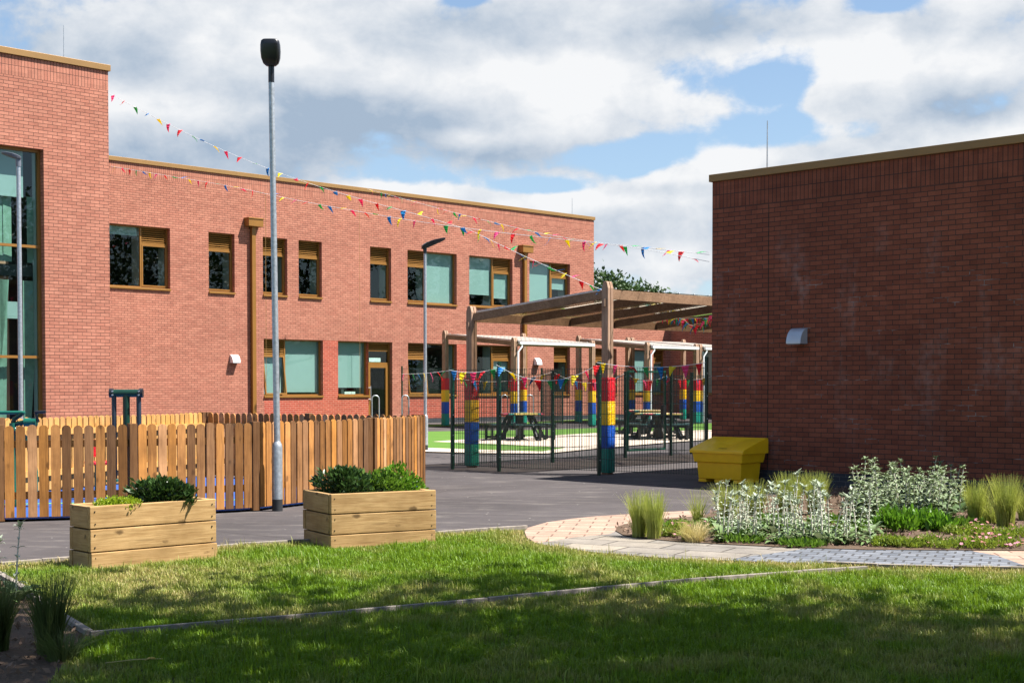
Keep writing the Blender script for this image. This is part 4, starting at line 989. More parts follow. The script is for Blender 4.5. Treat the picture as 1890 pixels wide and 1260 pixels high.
# lid: slopes up to the back, with shallow scoop in the middle of the front
mb = MB(); n = 13; x0, x1 = -.42-.53, -.42+.53; top = []; bot = []
ys = [(-.10, 0), (-.06, .02), (.05, .06), (.3, .135), (.5, .185), (.53, .2), (.58, .2), (.6, .17)]
vs = []
for y, dz in ys:
    for i in range(n):
        u = i/(n-1); x = x0+(x1-x0)*u; sc = max(0, 1-abs(u-.5)/.32); sm = sc*sc*(3-2*sc)
        z = .49+dz-.05*sm*(1 if -.07 < y < .5 else 0) - (0 if y > -.09 else .0)
        vs.append((x, y, z+.03))
m_ = len(ys)
fs = [(j*n+i, j*n+i+1, (j+1)*n+i+1, (j+1)*n+i) for j in range(m_-1) for i in range(n-1)]
nb_ = len(vs)
vs += [(x, y, .475) for y, dz in ys for x in [x0+(x1-x0)*i/(n-1) for i in range(n)]]
fs += [(nb_+j*n+i+1, nb_+j*n+i, nb_+(j+1)*n+i, nb_+(j+1)*n+i+1) for j in range(m_-1) for i in range(n-1)]
fs += [(i+1, i, nb_+i, nb_+i+1) for i in range(n-1)]+[((m_-1)*n+i, (m_-1)*n+i+1, nb_+(m_-1)*n+i+1, nb_+(m_-1)*n+i) for i in range(n-1)]
fs += [(j*n, (j+1)*n, nb_+(j+1)*n, nb_+j*n) for j in range(m_-1)]+[((j+1)*n+n-1, j*n+n-1, nb_+j*n+n-1, nb_+(j+1)*n+n-1) for j in range(m_-1)]
mb.idx(vs, fs); mb.build('lid', M['binyellow'], gb, bevel=.006)
MB().box(-.42, .1, .552, .17, .018, .004).build('lid_slot', M['bindark'], gb)

# ------------------------------------------------------------------ outdoor gym
g1 = gp(233, 19.3)
T = thing('exercise_machine', 'green post exercise machine with two dark hanging arms behind the pickets', 'exercise machine', g1, .1)
MB().tube([(0, 0, 0), (0, 0, 1.45)], .048, 16).build('post', M['green'], T)
MB().tube([(-.2, 0, 1.46), (.2, 0, 1.46)], .052, 16).build('crossbar', M['green'], T)
for sg in (-1, 1):
    MB().tube([(sg*.17, 0, 1.46), (sg*.225, 0, 1.46)], .062, 16).build('bearing', M['black'], T)
    ar = MB().tube([(sg*.165, -.0, 1.45), (sg*.165, .02, .3)], .033, 12).build('arm', M['gymdark'], T)
    MB().box(sg*.165, -.05, .28, .15, .36, .03).build('foot_plate', M['gymgreen'], ar)
    b = MB()
    for k in range(4): b.tube([(sg*.175, -.05+.03*(k % 2), 1.435+.05*(k//2)), (sg*.175, -.075+.03*(k % 2), 1.435+.05*(k//2))], .012, 8)
    b.build('bolt', M['galv'], ar)
g2 = gp(40, 18.3)
T = thing('exercise_machine', 'green hand cycle machine at the left edge behind the pickets', 'exercise machine', g2, 0)
MB().tube([(-.12, 0, 0), (-.12, 0, 1.08)], .045, 14).build('post', M['gymgreen'], T)
MB().tube([(-.6, .0, 1.21), (0, .0, 1.215), (.04, .0, 1.205)], .024, 12).build('handlebar', M['gymgreen'], T)
MB().tube([(-.12, 0, 1.05), (-.1, 0, 1.13), (0, 0, 1.2)], .03, 10).build('bracket', M['green'], T)
MB().tube([(.03, 0, 1.09), (.19, 0, 1.09)], .055, 18).build('hub', M['gymgreen'], T)
MB().tube([(-.12, 0, 1.06), (.03, 0, 1.09)], .03, 12).build('axle', M['green'], T)
for x0, sg in ((.215, 1), (.005, -1)):
    c = MB().beam((x0, 0, 1.09), (x0-.05*sg*0-.04, -.02, 1.09+.13*sg), .022, .03).build('crank', M['gymdark'], T)
    MB().tube([(x0-.04, -.02, 1.09+.13*sg), (x0+.1*sg, -.02, 1.095+.13*sg)], .019, 12).build('grip', M['black'], c)
MB().tube([(.15, 0, .0), (.16, .0, .45), (.08, .0, .85), (-.1, 0, 1.0)], .04, 12).build('frame', M['gymgreen'], T)
g3 = gp(178, 21.0)
T = thing('exercise_machine', 'red seated exercise machine glimpsed through the picket gaps', 'exercise machine', g3, .4)
MB().tube([(0, 0, 0), (0, 0, .4)], .04, 12).build('post', M['gymgreen'], T)
MB().box(0, 0, .42, .34, .3, .05).build('seat', M['pad_red'], T, bevel=.01); MB().box(0, .17, .63, .22, .05, .26).build('backrest', M['pad_red'], T, bevel=.01)

# ------------------------------------------------------------------ bunting
def flagmesh(k, v, s=1.0, w=.13, h=.2):
    mb = MB(); n = 4; cur = (.0, .045, -.05)[v]; tw = (0, .03, -.03)[v]
    L_, R_ = [], []
    for i in range(n+1):
        u = i/n; hw = w/2*(1-u)+.002; y = cur*math.sin(u*2.2)+tw*u
        L_.append((-hw+tw*u*.5, y+tw*.5*(1-u), -h*u)); R_.append((hw+tw*u*.5, y-tw*.5*(1-u), -h*u))
    for i in range(n):
        mb.face([L_[i], R_[i], R_[i+1], L_[i+1]], None, True); e = (0, .002, 0)
    return mb
_fm = {}
def flag(k, v, parent, loc, rx, rz, sc):
    key = (k, v)
    if key not in _fm:
        o = flagmesh(k, v).build('flag', M['flag_'+k]); so_ = o.modifiers.new('solid', 'SOLIDIFY'); so_.thickness = .002; _fm[key] = o; 
    else: o = _fm[key].copy(); C.objects.link(o)
    o.parent = parent; o.location = loc; o.rotation_euler = (rx, 0, rz); o.scale = (sc, sc, sc); return o
ORD = ['pink', 'red', 'green', 'blue', 'yellow']
def bunting(label, pts, step, start=0, wind=1.1, sc=1.0, group='bunting strings', rad=.0045, cap=99):
    """pts: list of 3-D points, smoothed into a line"""
    P = [Vector(p) for p in pts]; fine = []
    for i in range(len(P)-1):
        a, b, c, d = P[max(i-1, 0)], P[i], P[i+1], P[min(i+2, len(P)-1)]
        for k in range(8):
            t = k/8; fine.append(.5*((2*b)+(-a+c)*t+(2*a-5*b+4*c-d)*t*t+(-a+3*b-3*c+d)*t**3))
    fine.append(P[-1]); root = fine[0]
    T = thing('bunting', label, 'bunting', root, 0, group)
    MB().tube([p-root for p in fine], rad, 5).build('string', M['string'], T)
    acc = step*.5; pos = 0; n = start; cnt = 0
    for a, b in zip(fine[:-1], fine[1:]):
        L = (b-a).length
        while acc <= pos+L and cnt < cap:
            p = a+(b-a)*((acc-pos)/L); d = b-a; rz = math.atan2(d.y, d.x)
            flag(ORD[n % 5], random.randrange(3), T, p-root, random.gauss(0, .25)+wind*random.choice((-1, 1, 1))*random.random(), rz+random.gauss(0, .25), sc*random.uniform(.9, 1.1)); n += 1; acc += step*random.uniform(.85, 1.15); cnt += 1
        pos += L
    return T
def line(pxs, Ya, Yb):
    x0, x1 = pxs[0][0], pxs[-1][0]
    # depth interpolated so the line is straight in plan
    A = atY(*pxs[0], Ya); B = atY(*pxs[-1], Yb); out = []
    for x, y in pxs:
        r = (x-945)/FPX; den = (B.x-A.x)-r*(B.y-A.y); t = (r*A.y-A.x)/den; out.append(atY(x, y, A.y+t*(B.y-A.y)))
    return out
S1a = line([(198, 171), (310, 229), (420, 281), (540, 328), (660, 366), (770, 396), (868, 425)], 35.5, 31.0)
S1b = line([(868, 425), (960, 469), (1050, 509), (1113, 536)], 31.0, 25.4)
bunting('bunting string from the bay corner down past the tall lamp post', S1a, .40, 0, 1.8, .9)
bunting('steep bunting string dropping to the head of the big canopy post', S1b, .36, 1, 1.8, .85)
S2 = line([(205, 307), (300, 323), (420, 343), (545, 369), (660, 390), (760, 407), (860, 421), (940, 431), (1095, 448), (1200, 462), (1309, 483)], 44.8, 24.3)
bunting('lowest bunting string sagging from the school wall to the brick block', S2, .55, 4, 1.8, .95)
S3 = line([(678, 349), (760, 371), (840, 393), (930, 415), (1010, 433), (1100, 447), (1200, 458), (1309, 470)], 50, 24.2)
bunting('upper bunting string coming over the school roof edge to the brick block', S3, .62, 4, 1.8, .95)
def swag(A, B, za, zb, sag, label, start, n=7, sc=1.0):
    pts = [A.lerp(B, t)+Vector((0, 0, za+(zb-za)*t-sag*4*t*(1-t))) for t in [i/6 for i in range(7)]]
    L = (B-A).length
    bunting(label, pts, L/n, start, .35, sc)
o_ = Vector((-.05, -.07, 0))
swag(gp(742, 40), FA+o_, 1.9, 1.85, .02, 'bunting swag reaching from behind the pickets to the first mesh post', 0, 8)
swag(FA+o_, FBb+o_, 1.86, 1.88, .06, 'bunting swag between the first two front mesh posts', 3, 5)
swag(FBb+o_, FDd+o_, 1.95, 1.92, .28, 'deep bunting swag right of the second front mesh post', 3, 8)
swag(FDd+o_, FH+o_*.4, 1.97, 1.95, .08, 'bunting swag between the padded front post and the brick block', 4, 8)
swag(FA+TX*.1, FC, 1.7, 1.85, .12, 'bunting swag on the side run left of the third mesh post', 2, 8)
swag(FC, FE, 1.85, 1.84, .22, 'bunting swag on the side run before the gate', 1, 8)
swag(FE, FF, 1.84, 1.8, .14, 'bunting swag across the mesh gate', 3, 6)
swag(FF, FG+TX*1.0, 1.76, 1.85, .1, 'bunting swag on the side run right of the gate', 0, 6)
cl = line([(1226, 582), (1245, 585), (1262, 590), (1272, 599), (1286, 602), (1300, 594), (1314, 582)], 31, 28)
bunting('bunched bunting hanging under the right end of the big canopy', cl, .085, 0, .3, .9)
c2 = line([(1248, 588), (1280, 587.5), (1318, 587)], 31, 28.2); bunting('short straight bunting line under the big canopy', c2, .2, 2, .3, .8)

# ------------------------------------------------------------------ border plants
def strip_leaf(mb, base, d, L, w, droop, n=3):
    d = Vector(d).normalized(); s = d.cross(Vector((0, 0, 1)))
    s = s.normalized() if s.length > .05 else Vector((1, 0, 0))
    prev = None; p = Vector(base)
    dirv = d.copy()
    rows = []
    for i in range(n+1):
        u = i/n; ww = w*math.sin(math.pi*(.12+.88*u))*.5 if i < n else .001
        nn = s.cross(dirv).normalized()
        rows.append((p+s*ww+nn*ww*.35, p.copy(), p-s*ww+nn*ww*.35)); p = p+dirv*(L/n); dirv = (dirv+Vector((0, 0, -droop/n))).normalized()
    i0 = len(mb.v); vs = [q for r in rows for q in r]
    fs = []
    for i in range(n): fs += [(3*i, 3*i+1, 3*i+4, 3*i+3), (3*i+1, 3*i+2, 3*i+5, 3*i+4)]
    mb.idx(vs, fs, True)
def lambs(seed, H, dense, broad):
    R = random.Random(seed); lv = MB(); st = MB()
    lean = (R.uniform(-.06, .06), R.uniform(-.06, .06))
    def sp(t): return Vector((lean[0]*t*t, lean[1]*t*t, H*t))
    st.tube([sp(0), sp(.35), sp(.7), sp(1)], [.008, .007, .006, .004], 6)
    nn = 7 if not broad else 8
    for k in range(nn):
        t = .22+.72*k/(nn-1); a = k*1.57+R.uniform(-.3, .3); L = (.092 if not broad else .18)*(1-(.5 if not broad else .68)*t)*R.uniform(.85, 1.2)
        for q in (0, math.pi):
            strip_leaf(lv, sp(t), (math.cos(a+q), math.sin(a+q), .45+.4*t), L, L*.40, 1.5)
    for k in range(9):
        a = k*.7+R.uniform(-.2, .2); strip_leaf(lv, sp(.95+.05*R.random()), (math.cos(a), math.sin(a), .35+R.random()*1.3), .062*R.uniform(.7, 1.3), .028, .9, 2)
    for k in range(dense):
        a = R.random()*6.28; r = R.uniform(0, .06); L = R.uniform(.1, .22); strip_leaf(lv, (math.cos(a)*r, math.sin(a)*r, .0), (math.cos(a), math.sin(a), R.uniform(.5, 1.6)), L, L*.36, R.uniform(.8, 1.6))
    return lv, st
protos = []
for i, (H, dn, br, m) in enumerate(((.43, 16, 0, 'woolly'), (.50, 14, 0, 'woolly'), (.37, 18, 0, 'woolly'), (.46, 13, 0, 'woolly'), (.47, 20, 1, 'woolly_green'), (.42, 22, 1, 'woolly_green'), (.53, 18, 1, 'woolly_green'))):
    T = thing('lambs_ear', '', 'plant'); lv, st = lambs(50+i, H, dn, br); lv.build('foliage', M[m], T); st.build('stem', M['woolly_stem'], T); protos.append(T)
used = set()
def put(proto, px, py, label, group, sc=1.0):
    q = G0(px, py); o = protos[proto] if proto not in used else copy_tree(protos[proto]); used.add(proto)
    o.location = q; o.rotation_euler.z = random.random()*6.28; o.scale = (sc, sc, sc*random.uniform(.92, 1.08)); o['label'] = label; o['group'] = group; o['category'] = 'plant'
FLAB = 'slender white woolly lambs ear stem at the front of the border'
BLAB = 'broad silvery lambs ear plant at the back of the border near the wall'
k = 0
for i in range(66):
    u = random.random(); x = 1322+u*(1610-1322); y = 1000+8*(x-1322)/290-random.random()**1.7*34
    put(i % 4, x, y, FLAB, 'lambs ear stems at the front of the border', random.uniform(.88, 1.15)*(1.0 if x > 1400 else .93))
for i in range(64):
    x = random.uniform(1575, 1772); y = 968-random.random()*48
    put(4+i % 3, x, y, BLAB, 'lambs ear plants at the back of the border', random.uniform(.9, 1.12))
for i, (x, y, lab) in enumerate(((-2, 1112, 'pale lambs ear stem at the left picture edge by the bed kerb'), (30, 1108, 'pale lambs ear stem right beside the bed kerb at the far left'))): put(i, x, y, lab, 'lambs ear stems in the side bed', 1.0)
def grass_clump(label, px, py, h, r, m, n=420, dry=.0, spread=.35, group='feather grass clumps'):
    q = G0(px, py); b = rng.random((n, 2)); a = b[:, 0]*2*np.pi; rad = np.sqrt(b[:, 1])*r*.45
    base = np.stack([np.cos(a)*rad, np.sin(a)*rad, np.zeros(n)-.01], 1)
    az = a+rng.normal(0, .6, n); lean = np.abs(rng.normal(0, spread, n))*.8+.03; L = h*(.55+.5*rng.random(n)); w = .0042
    segs = 5; V = []; F = []
    rows = []
    for i in range(segs+1):
        u = i/segs; out = lean*L*(u**1.8); zz = L*u*(1-.25*lean*u); c = base+np.stack([np.cos(az)*out, np.sin(az)*out, zz], 1)
        ww = w*(1-u*.85); sd = np.stack([-np.sin(az+.9), np.cos(az+.9), np.zeros(n)], 1)*ww; rows.append(c-sd); rows.append(c+sd)
    V = np.stack(rows, 1).reshape(-1, 3); st = 2*(segs+1); base_i = (np.arange(n)*st)[:, None]
    F = np.concatenate([np.stack([base_i[:, 0]+2*i, base_i[:, 0]+2*i+1, base_i[:, 0]+2*i+3, base_i[:, 0]+2*i+2], 1) for i in range(segs)])
    o = npmesh('feather_grass', V, F, m); o.location = q; tag(o, label, 'grass clump', group); return o
for a in (('tall feather grass clump left of a pair at the tip of the border', 1180, 990, .50, .16, 'stipa', 500, .22), ('bright green feather grass clump right of a pair at the border tip', 1207, 993, .50, .15, 'stipa', 520, .16),
          ('dry straw feather grass tuft leaning over the kerb beside the pink flowers', 1283, 999, .24, .2, 'stipa_dry', 420, .9), ('thin green grass tuft among the pink flowers', 1263, 996, .24, .06, 'stipa', 120, .2),
          ('thin wispy feather grass tuft between the path and lambs ear', 1288, 968, .42, .1, 'stipa', 110, .3), ('feather grass clump in front of the grit bin left corner', 1345, 962, .48, .22, 'stipa', 480, .3),
          ('feather grass clump below the grit bin right corner', 1392, 950, .45, .22, 'stipa', 380, .35), ('round feather grass clump behind the white stems', 1455, 952, .55, .24, 'stipa', 640, .2),
          ('feather grass clump between the white stems and broad silver plants', 1506, 950, .55, .22, 'stipa', 640, .2), ('feather grass clump just right of the silver plants', 1800, 966, .52, .17, 'stipa', 520, .22),
          ('largest feather grass clump near the right picture edge', 1856, 972, .60, .2, 'stipa', 650, .22), ('small wispy feather grass between two larger clumps', 1828, 966, .38, .14, 'stipa', 250, .4), ('feather grass clump cut by the right picture edge', 1893, 960, .45, .16, 'stipa', 350, .35), 
          ('dark feather grass clump beside the bed kerb at the lower left', 92, 1205, .50, .15, 'stipa_dark', 520, .22), ('dark feather grass clump cut by the lower left picture edge', -8, 1200, .48, .16, 'stipa_dark', 520, .25), ('short dry grass tuft at the foot of the lower left clump', 115, 1218, .22, .18, 'stipa_dark', 260, .8)):
    grass_clump(a[0], a[1], a[2], a[3], a[4], M[a[5]], a[6], 0, a[7])
_flm = []
def flower_mesh():
    if not _flm:
        mb = MB()
        for k in range(6):
            a = k*math.pi/3; c, s_ = math.cos(a), math.sin(a)
            mb.face([(0, 0, 0), (c*.012-s_*.007, s_*.012+c*.007, .004), (c*.022, s_*.022, .002), (c*.012+s_*.007, s_*.012-c*.007, .004)])
        o = mb.build('flower', M['petal']); _flm.append(o.data); bpy.data.objects.remove(o)
    return _flm[0]
def perennial(label, px, py, r, n, size, m, flowers=0, up=.8, aspect=.4, group=None, name='perennial'):
    q = G0(px, py); T = thing(name, label, 'plant', q, 0, group)
    P, o = blobpts(n, r, 9, .2); V, F = leaves(P, size, up, aspect, out=o*.5+np.array([0, 0, .5])); npmesh('foliage', V, F, m, T)
    if flowers:
        P, o = blobpts(flowers, (r[0], r[1], r[2]*1.2), 12, .9)
        for pp in P:
            fl = bpy.data.objects.new('flower', flower_mesh()); C.objects.link(fl); fl.parent = T; fl.location = (pp[0], pp[1], pp[2]+.03); fl.rotation_euler = (random.gauss(0, .4), random.gauss(0, .4), random.random()*6)
    return T
for x, y, r, n, lab in ((1655, 980, (.27, .24, .25), 560, 'bright green leafy plant below the silver lambs ear, left of a row'), (1695, 976, (.25, .24, .25), 520, 'bright green leafy plant in the middle of a row under the lambs ear'), (1730, 980, (.22, .22, .2), 420, 'bright green leafy plant at the right of a row by pink flowers')):
    perennial(lab, x, y, r, n, .085, M['leafy'], 0, .9, .38, 'bright leafy perennials')
perennial('green mound with pink flowers right of the border tip grasses', 1247, 990, (.17, .17, .16), 900, .03, M['cover'], 16, group='pink flowered ground cover')
perennial('grey green mound with few pink flowers beside the white stems', 1300, 985, (.2, .2, .16), 900, .035, M['hebe_light'], 5, group='pink flowered ground cover')
for i, (x, y, w, lab) in enumerate(((1715, 1009, .24, 'low pink flowered mound at the kerb below the bright leafy plants'), (1795, 1010, .25, 'low pink flowered mound at the kerb left of the corner mound'), (1850, 1010, .27, 'pink flowered mound at the kerb near the right picture edge'), (1805, 985, .22, 'pink flowered mound below the feather grass on the right'), (1880, 990, .25, 'pink flowered mound cut by the right picture edge'))):
    perennial(lab, x, y, (w*1.25, .28, .12), 1900, .03, M['cover'], 26, group='pink flowered ground cover')
for i, (x, y, lab) in enumerate(((1345, 985, 'green leaf mat behind the leftmost white stems'), (1400, 980, 'green leaf mat among the white stems, second from left'), (1455, 984, 'green leaf mat in the middle of the white stems'), (1510, 988, 'green leaf mat among the white stems, second from right'), (1565, 985, 'green leaf mat behind the rightmost white stems'), (1430, 962, 'green leaf mat in front of the round feather grass clump'), (1530, 964, 'green leaf mat before the feather grass between the two lambs ear groups'), (1600, 972, 'green leaf mat at the left foot of the broad silver plants'), (1330, 970, 'green leaf mat under the wispy grass left of the white stems'), (1365, 999, 'green leaf mat at the kerb below the leftmost white stems'), (1480, 1006, 'green leaf mat at the kerb below the middle white stems'), (1250, 975, 'green leaf mat behind the pink flowers at the border tip'), (1775, 968, 'green leaf mat between the silver plants and right hand feather grass'))):
    perennial(lab, x, y, (.3, .26, .07), 600, .06, M['hebe_light'], 0, .7, .4, 'leaf mats under the white stems')
for i, (x, y, lab) in enumerate(((1632, 1006, 'flowerless low green mound at the kerb beside the last white stems'), (1672, 1009, 'flowerless low green mound at the kerb under the bright leafy plants'), (1770, 985, 'flowerless low green mound between the leafy plants and feather grass'))):
    perennial(lab, x, y, (.28, .24, .10), 1500, .034, M['cover'], 0, group='low green mounds')
# mulch chips over the beds
def chips(name, poly, n, label):
    P = np.array(poly); lo, hi = P.min(0), P.max(0); lo = np.maximum(lo, [-5, 6]); hi = np.minimum(hi, [7, 22])
    q = lo+(hi-lo)*rng.random((n*4, 2)); q = q[inpoly(q, P)][:n]; b = np.column_stack([q, np.full(len(q), .008)])
    V, F = leaves(b, .045, .1, .5); o = npmesh(name, V, F, M['mulch']); o['kind'] = 'stuff'; tag(o, label, 'mulch'); return o
def inpoly(q, P):
    x, y = q[:, 0], q[:, 1]; r = np.zeros(len(q), bool); n = len(P); j = n-1
    for i in range(n):
        c = ((P[i, 1] > y) != (P[j, 1] > y)) & (x < (P[j, 0]-P[i, 0])*(y-P[i, 1])/(P[j, 1]-P[i, 1]+1e-12)+P[i, 0]); r ^= c; j = i
    return r
M['mulch'] = leafmat('bark_chip', (.10, .06, .04), (.26, .17, .12), .9, .05)
chips('bark_mulch', bed_poly, 5000, 'brown bark chips covering the border soil'); chips('bark_mulch', left_bed, 2500, 'dark bark chips covering the side bed soil at the lower left')

# ------------------------------------------------------------------ lawn
def vnoise(q, s, seed):
    r = np.random.default_rng(seed); g = r.random((64, 64)); u = q*s; i = np.floor(u).astype(int); f = u-i; f = f*f*(3-2*f)
    def at(a, b): return g[(i[:, 0]+a) % 64, (i[:, 1]+b) % 64]
    return (at(0, 0)*(1-f[:, 0])+at(1, 0)*f[:, 0])*(1-f[:, 1])+(at(0, 1)*(1-f[:, 0])+at(1, 1)*f[:, 0])*f[:, 1]
def segdist(q, pts):
    d = np.full(len(q), 1e9)
    for a, b in zip(pts[:-1], pts[1:]):
        a, b = np.array(a[:2]), np.array(b[:2]); ab = b-a; t = np.clip(((q-a)@ab)/(ab@ab), 0, 1); d = np.minimum(d, np.linalg.norm(q-a-t[:, None]*ab, axis=1))
    return d
def grassmat():
    m, t, b = mat('grass_blade')
    at = t.new('ShaderNodeAttribute', attribute_name='dry'); f = at.outputs['Fac']
    geo = t.new('ShaderNodeNewGeometry'); rd = geo.outputs['Random Per Island']
    g = t.mix(rd, (.078, .168, .005), (.185, .30, .014)); d = t.mix(rd, (.34, .255, .085), (.56, .45, .20))
    col = t.mix(f, g, d); t.put(b.inputs['Base Color'], col); b.inputs['Roughness'].default_value = .5; b.inputs['Specular IOR Level'].default_value = .3
    out = [x for x in m.node_tree.nodes if x.type == 'OUTPUT_MATERIAL'][0]; tl = t.new('ShaderNodeBsdfTranslucent'); t.put(tl.inputs[0], t.mix(.5, col, (.26, .38, .015)))
    mx = t.new('ShaderNodeMixShader'); mx.inputs[0].default_value = .3; t.put(mx.inputs[1], b.outputs[0]); t.put(mx.inputs[2], tl.outputs[0]); t.put(out.inputs[0], mx.outputs[0]); return m
N = 800000
Yv = np.sqrt(6.9**2+(15.2**2-6.9**2)*rng.random(N)); q = np.column_stack([(rng.random(N)-.46)*1.03*Yv, Yv])
LP = np.array(lawn_poly); keep = inpoly(q, LP) & ~inpoly(q, np.array(left_bed))
dk = np.minimum(segdist(q, kerb_line), segdist(q, lk)); de = np.minimum(segdist(q, lawn_back), segdist(q, PX(*path_outer_px)))
near_pl = np.zeros(N, bool)
for A, ang, L, D in ((a1, an1, 1.23, .40), (A2, an2, 1.13, .72)):
    lx = (q[:, 0]-A[0])*math.cos(ang)+(q[:, 1]-A[1])*math.sin(ang); ly = -(q[:, 0]-A[0])*math.sin(ang)+(q[:, 1]-A[1])*math.cos(ang)
    keep &= ~((lx > -.02) & (lx < L+.02) & (ly > -.02) & (ly < D)); near_pl |= (lx > -.12) & (lx < L+.1) & (ly > -.16) & (ly < D)
keep &= (dk > .012) & (de > .02)
n1 = vnoise(q, 1.3, 1)*.5+vnoise(q, 3.1, 2)*.3+vnoise(q, 8, 3)*.2; n2 = vnoise(q, 2.2, 5)*.6+vnoise(q, 6.5, 6)*.4
dry = np.clip((n1-.47)*2.8, 0, 1)*.8 + np.clip(1-dk/.22, 0, 1)*.5*(n2 > .4)+np.clip(1-de/.55, 0, 1)*.95
dry += np.clip(1-np.hypot((q[:, 0]+2.9)/1.1, (q[:, 1]-11.3)/1.2), 0, 1)*.8
dry = np.clip(dry*(.5+rng.random(N)), 0, 1); keep &= ~(near_pl & (rng.random(N) < .5))
dens = np.clip(.55+.9*n2-.35*np.clip(1-de/.3, 0, 1)-.3*np.clip(1-dk/.1, 0, 1), .12, 1)*np.clip(1.15-.03*(q[:, 1]-7), .7, 1.1)
keep &= rng.random(N) < dens
q, dry, n2k, Yk, kd, npl = q[keep], dry[keep], n2[keep], Yv[keep], dk[keep], near_pl[keep]; n = len(q)
n3 = vnoise(q, 14, 9); L = (.022+.046*rng.random(n)**1.5)*(.5+.9*n2k)*(.6+.85*n3); tall = rng.random(n) < .004; L[tall] *= 2.4; L *= np.where(dry > .6, .75, 1); L *= np.where(kd < .10, .45, 1)*np.where(npl, .6, 1)
az = rng.random(n)*2*np.pi; lean = np.abs(rng.normal(.35, .35, n)); w = .0019+.0016*rng.random(n)
sd = np.stack([np.cos(az+1.57), np.sin(az+1.57), np.zeros(n)], 1)*w[:, None]; dv = np.stack([np.cos(az), np.sin(az), np.zeros(n)], 1)
b0 = np.column_stack([q, np.full(n, -.012)]); mid = b0+dv*(L*lean*.3)[:, None]+np.column_stack([np.zeros(n), np.zeros(n), L*.6]); tip = b0+dv*(L*lean)[:, None]+np.column_stack([np.zeros(n), np.zeros(n), L*(1-.3*np.minimum(lean, 1))])
V = np.stack([b0-sd, b0+sd, mid+sd*.8, mid-sd*.8, tip], 1).reshape(-1, 3); i = np.arange(n)*5
F3 = np.concatenate([np.stack([i, i+1, i+2], 1), np.stack([i, i+2, i+3], 1), np.stack([i+3, i+2, i+4], 1)])
lawn = npmesh('lawn_grass', V, F3, grassmat(), None, np.repeat(dry, 5)); lawn['kind'] = 'stuff'; tag(lawn, 'mown green lawn grass with dry straw patches, half in tree shade', 'grass')
# loose tarmac bits and a fallen leaf
q = G0(268, 1228); lf = MB(); strip_leaf(lf, (0, 0, .03), (.8, .3, .2), .07, .05, .6); o = lf.build('fallen_leaf', leafmat('yellow_leaf', (.5, .3, .03), (.6, .38, .05))); o.location = q; tag(o, 'yellow fallen leaf lying on the shaded grass', 'leaf')
lf = MB(); lf.tube([(-.16, -.02, .025), (0, .0, .04), (.14, .05, .035)], .003, 5); o = lf.build('twig', M['stipa_dry']); o.location = q+Vector((-.05, -.02, 0)); tag(o, 'thin pale twig lying by the yellow leaf', 'twig')

# ------------------------------------------------------------------ light
sunv = Vector((2.98, -.34, 5.08)).normalized()
sl = bpy.data.lights.new('sun', 'SUN'); sl.energy = 5.0; sl.angle = math.radians(.53); sl.color = (1, .955, .89)
so = bpy.data.objects.new('sun', sl); C.objects.link(so); so.rotation_euler = sunv.to_track_quat('Z', 'Y').to_euler(); so.location = (30, -3, 50)
w = bpy.data.worlds.new('World'); S.world = w; w.use_nodes = True; t = NT(w.node_tree)
bg = w.node_tree.nodes['Background']
sky = t.new('ShaderNodeTexSky', sky_type='NISHITA', sun_disc=False); sky.sun_elevation = math.asin(sunv.z); sky.sun_rotation = math.atan2(sunv.x, sunv.y)
sky.air_density = 1.0; sky.dust_density = .6; sky.ozone_density = 1.4
d = t.coord('Generated')
sep = t.new('ShaderNodeSeparateXYZ'); t.put(sep.inputs[0], d)
def blob(px, py, rx, ry, amt):
    c = ray(px, py).normalized()
    v = t.vmath('MULTIPLY', t.vmath('SUBTRACT', d, tuple(c)), (FPX/rx, 0.0, FPX/ry))
    return t.ramp(t.vmath('LENGTH', v), 0, 1, amt, 0, True)
def total(lst):
    a = None
    for b in lst: a = blob(*b) if a is None else t.math('ADD', a, blob(*b))
    return a
pv = t.scale(d, (6.5, 6.5, 12), (0, .25, 0), (.3, 0, .1))
nz = t.noise(pv, 1.0, 10, .53, .15)
pv2 = t.scale(d, (6.5, 6.5, 12), (0, .25, 0), (.27, 0, .32)); nz2 = t.noise(pv2, 1.0, 6, .5, .15)
puff = t.noise(t.scale(d, (26, 26, 36)), 1.0, 8, .6, .2)
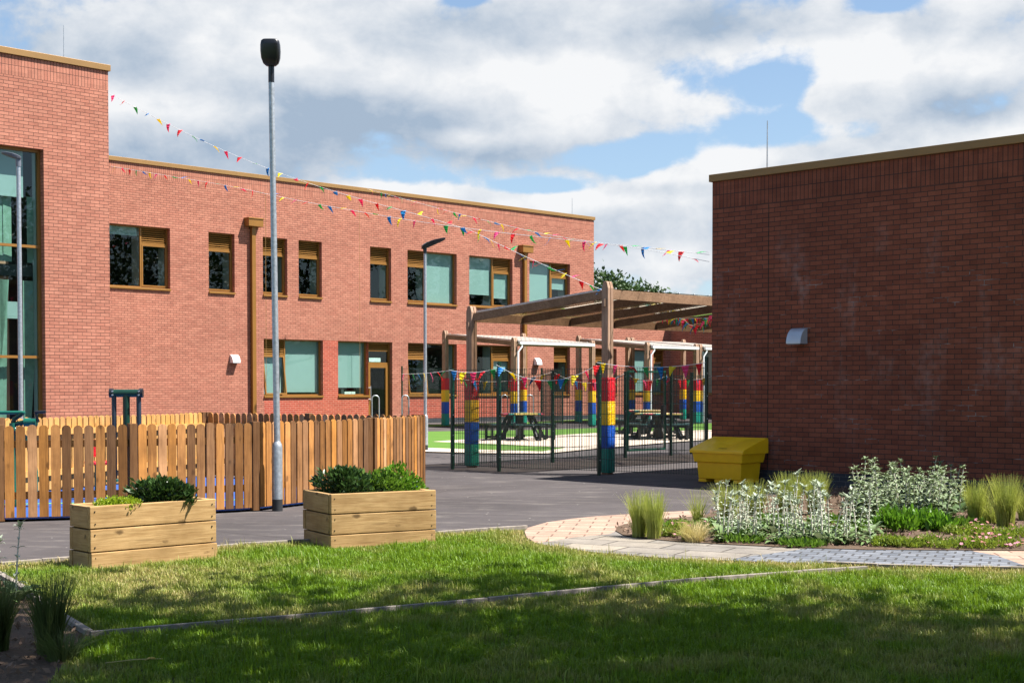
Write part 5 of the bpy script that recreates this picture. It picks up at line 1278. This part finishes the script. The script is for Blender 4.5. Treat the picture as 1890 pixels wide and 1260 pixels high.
cov = t.math('ADD', t.ramp(sep.outputs[2], 0.0, .3, .14, .14), total([(1450, 155, 130, 110, -.38), (1450, 245, 260, 50, -.36), (1180, 290, 270, 52, -.42), (1010, 345, 170, 28, -.42), (1640, 5, 90, 28, -.34), (860, 0, 70, 18, -.28), (1170, 310, 80, 50, -.2),
      (1350, 315, 200, 80, .46), (1120, 390, 170, 60, .42), (1850, 265, 260, 70, .5), (1540, 185, 70, 45, .5), (770, 365, 240, 45, .4), (150, 300, 620, 220, .34), (560, 120, 560, 200, .3), (1000, 90, 380, 150, .3), (1640, 90, 340, 130, .34), (1300, 60, 240, 80, .25), (1150, 470, 300, 80, .25), (900, 230, 260, 80, .25)]))
cv = t.math('ADD', t.math('ADD', t.ramp(nz, 0, 1, -.18, 1.18), t.ramp(puff, 0, 1, -.25, .25)), cov)
mask = t.ramp(cv, .47, .66, 0, 1, True)
front = t.math('MULTIPLY', t.ramp(sep.outputs[1], .3, .7, 0, 1, True), t.ramp(sep.outputs[2], .45, .7, 1, .15, True))
mask = t.math('MULTIPLY', t.math('MULTIPLY', mask, front), t.ramp(sep.outputs[2], -.02, .02, 0, 1))
shade = t.math('ADD', t.math('ADD', t.math('MULTIPLY', t.math('SUBTRACT', nz, nz2), 2.1), t.ramp(puff, .2, .8, -.34, .30)), t.math('ADD', .74, total([(280, 310, 600, 105, -.62), (640, 210, 480, 100, -.55), (100, 100, 400, 110, -.5), (930, 60, 360, 60, -.42), (1790, 215, 340, 95, -.55), (1330, 40, 280, 60, -.4), (880, 290, 440, 50, -.5), (1250, 350, 180, 22, -.35), (500, 70, 200, 90, .3), (1060, 150, 240, 70, .4), (870, 258, 130, 30, .45), (1340, 285, 170, 50, .5), (1850, 250, 220, 60, .5), (760, 345, 240, 30, .45), (1560, 110, 180, 60, .4), (330, 200, 220, 45, .3), (1100, 370, 140, 40, .4)])))
ccol = t.mix(t.ramp(shade, .05, 1, 0, 1), (.148, .187, .238), (.35, .355, .362))
skyc = t.vmath('MULTIPLY', sky.outputs[0], (.055, .057, .06))
# bright haze low down, as on a humid summer day
haze = t.ramp(sep.outputs[2], 0, .3, .5, .12)
skyc = t.mix(haze, skyc, (.19, .27, .35))
t.put(bg.inputs[0], t.mix(mask, skyc, ccol)); bg.inputs[1].default_value = 1.0
S.view_settings.view_transform = 'Standard'; S.view_settings.look = 'None'; S.view_settings.exposure = 1.4; S.view_settings.gamma = 1
S.cycles.max_bounces = 6; S.cycles.transparent_max_bounces = 12; S.cycles.use_denoising = True
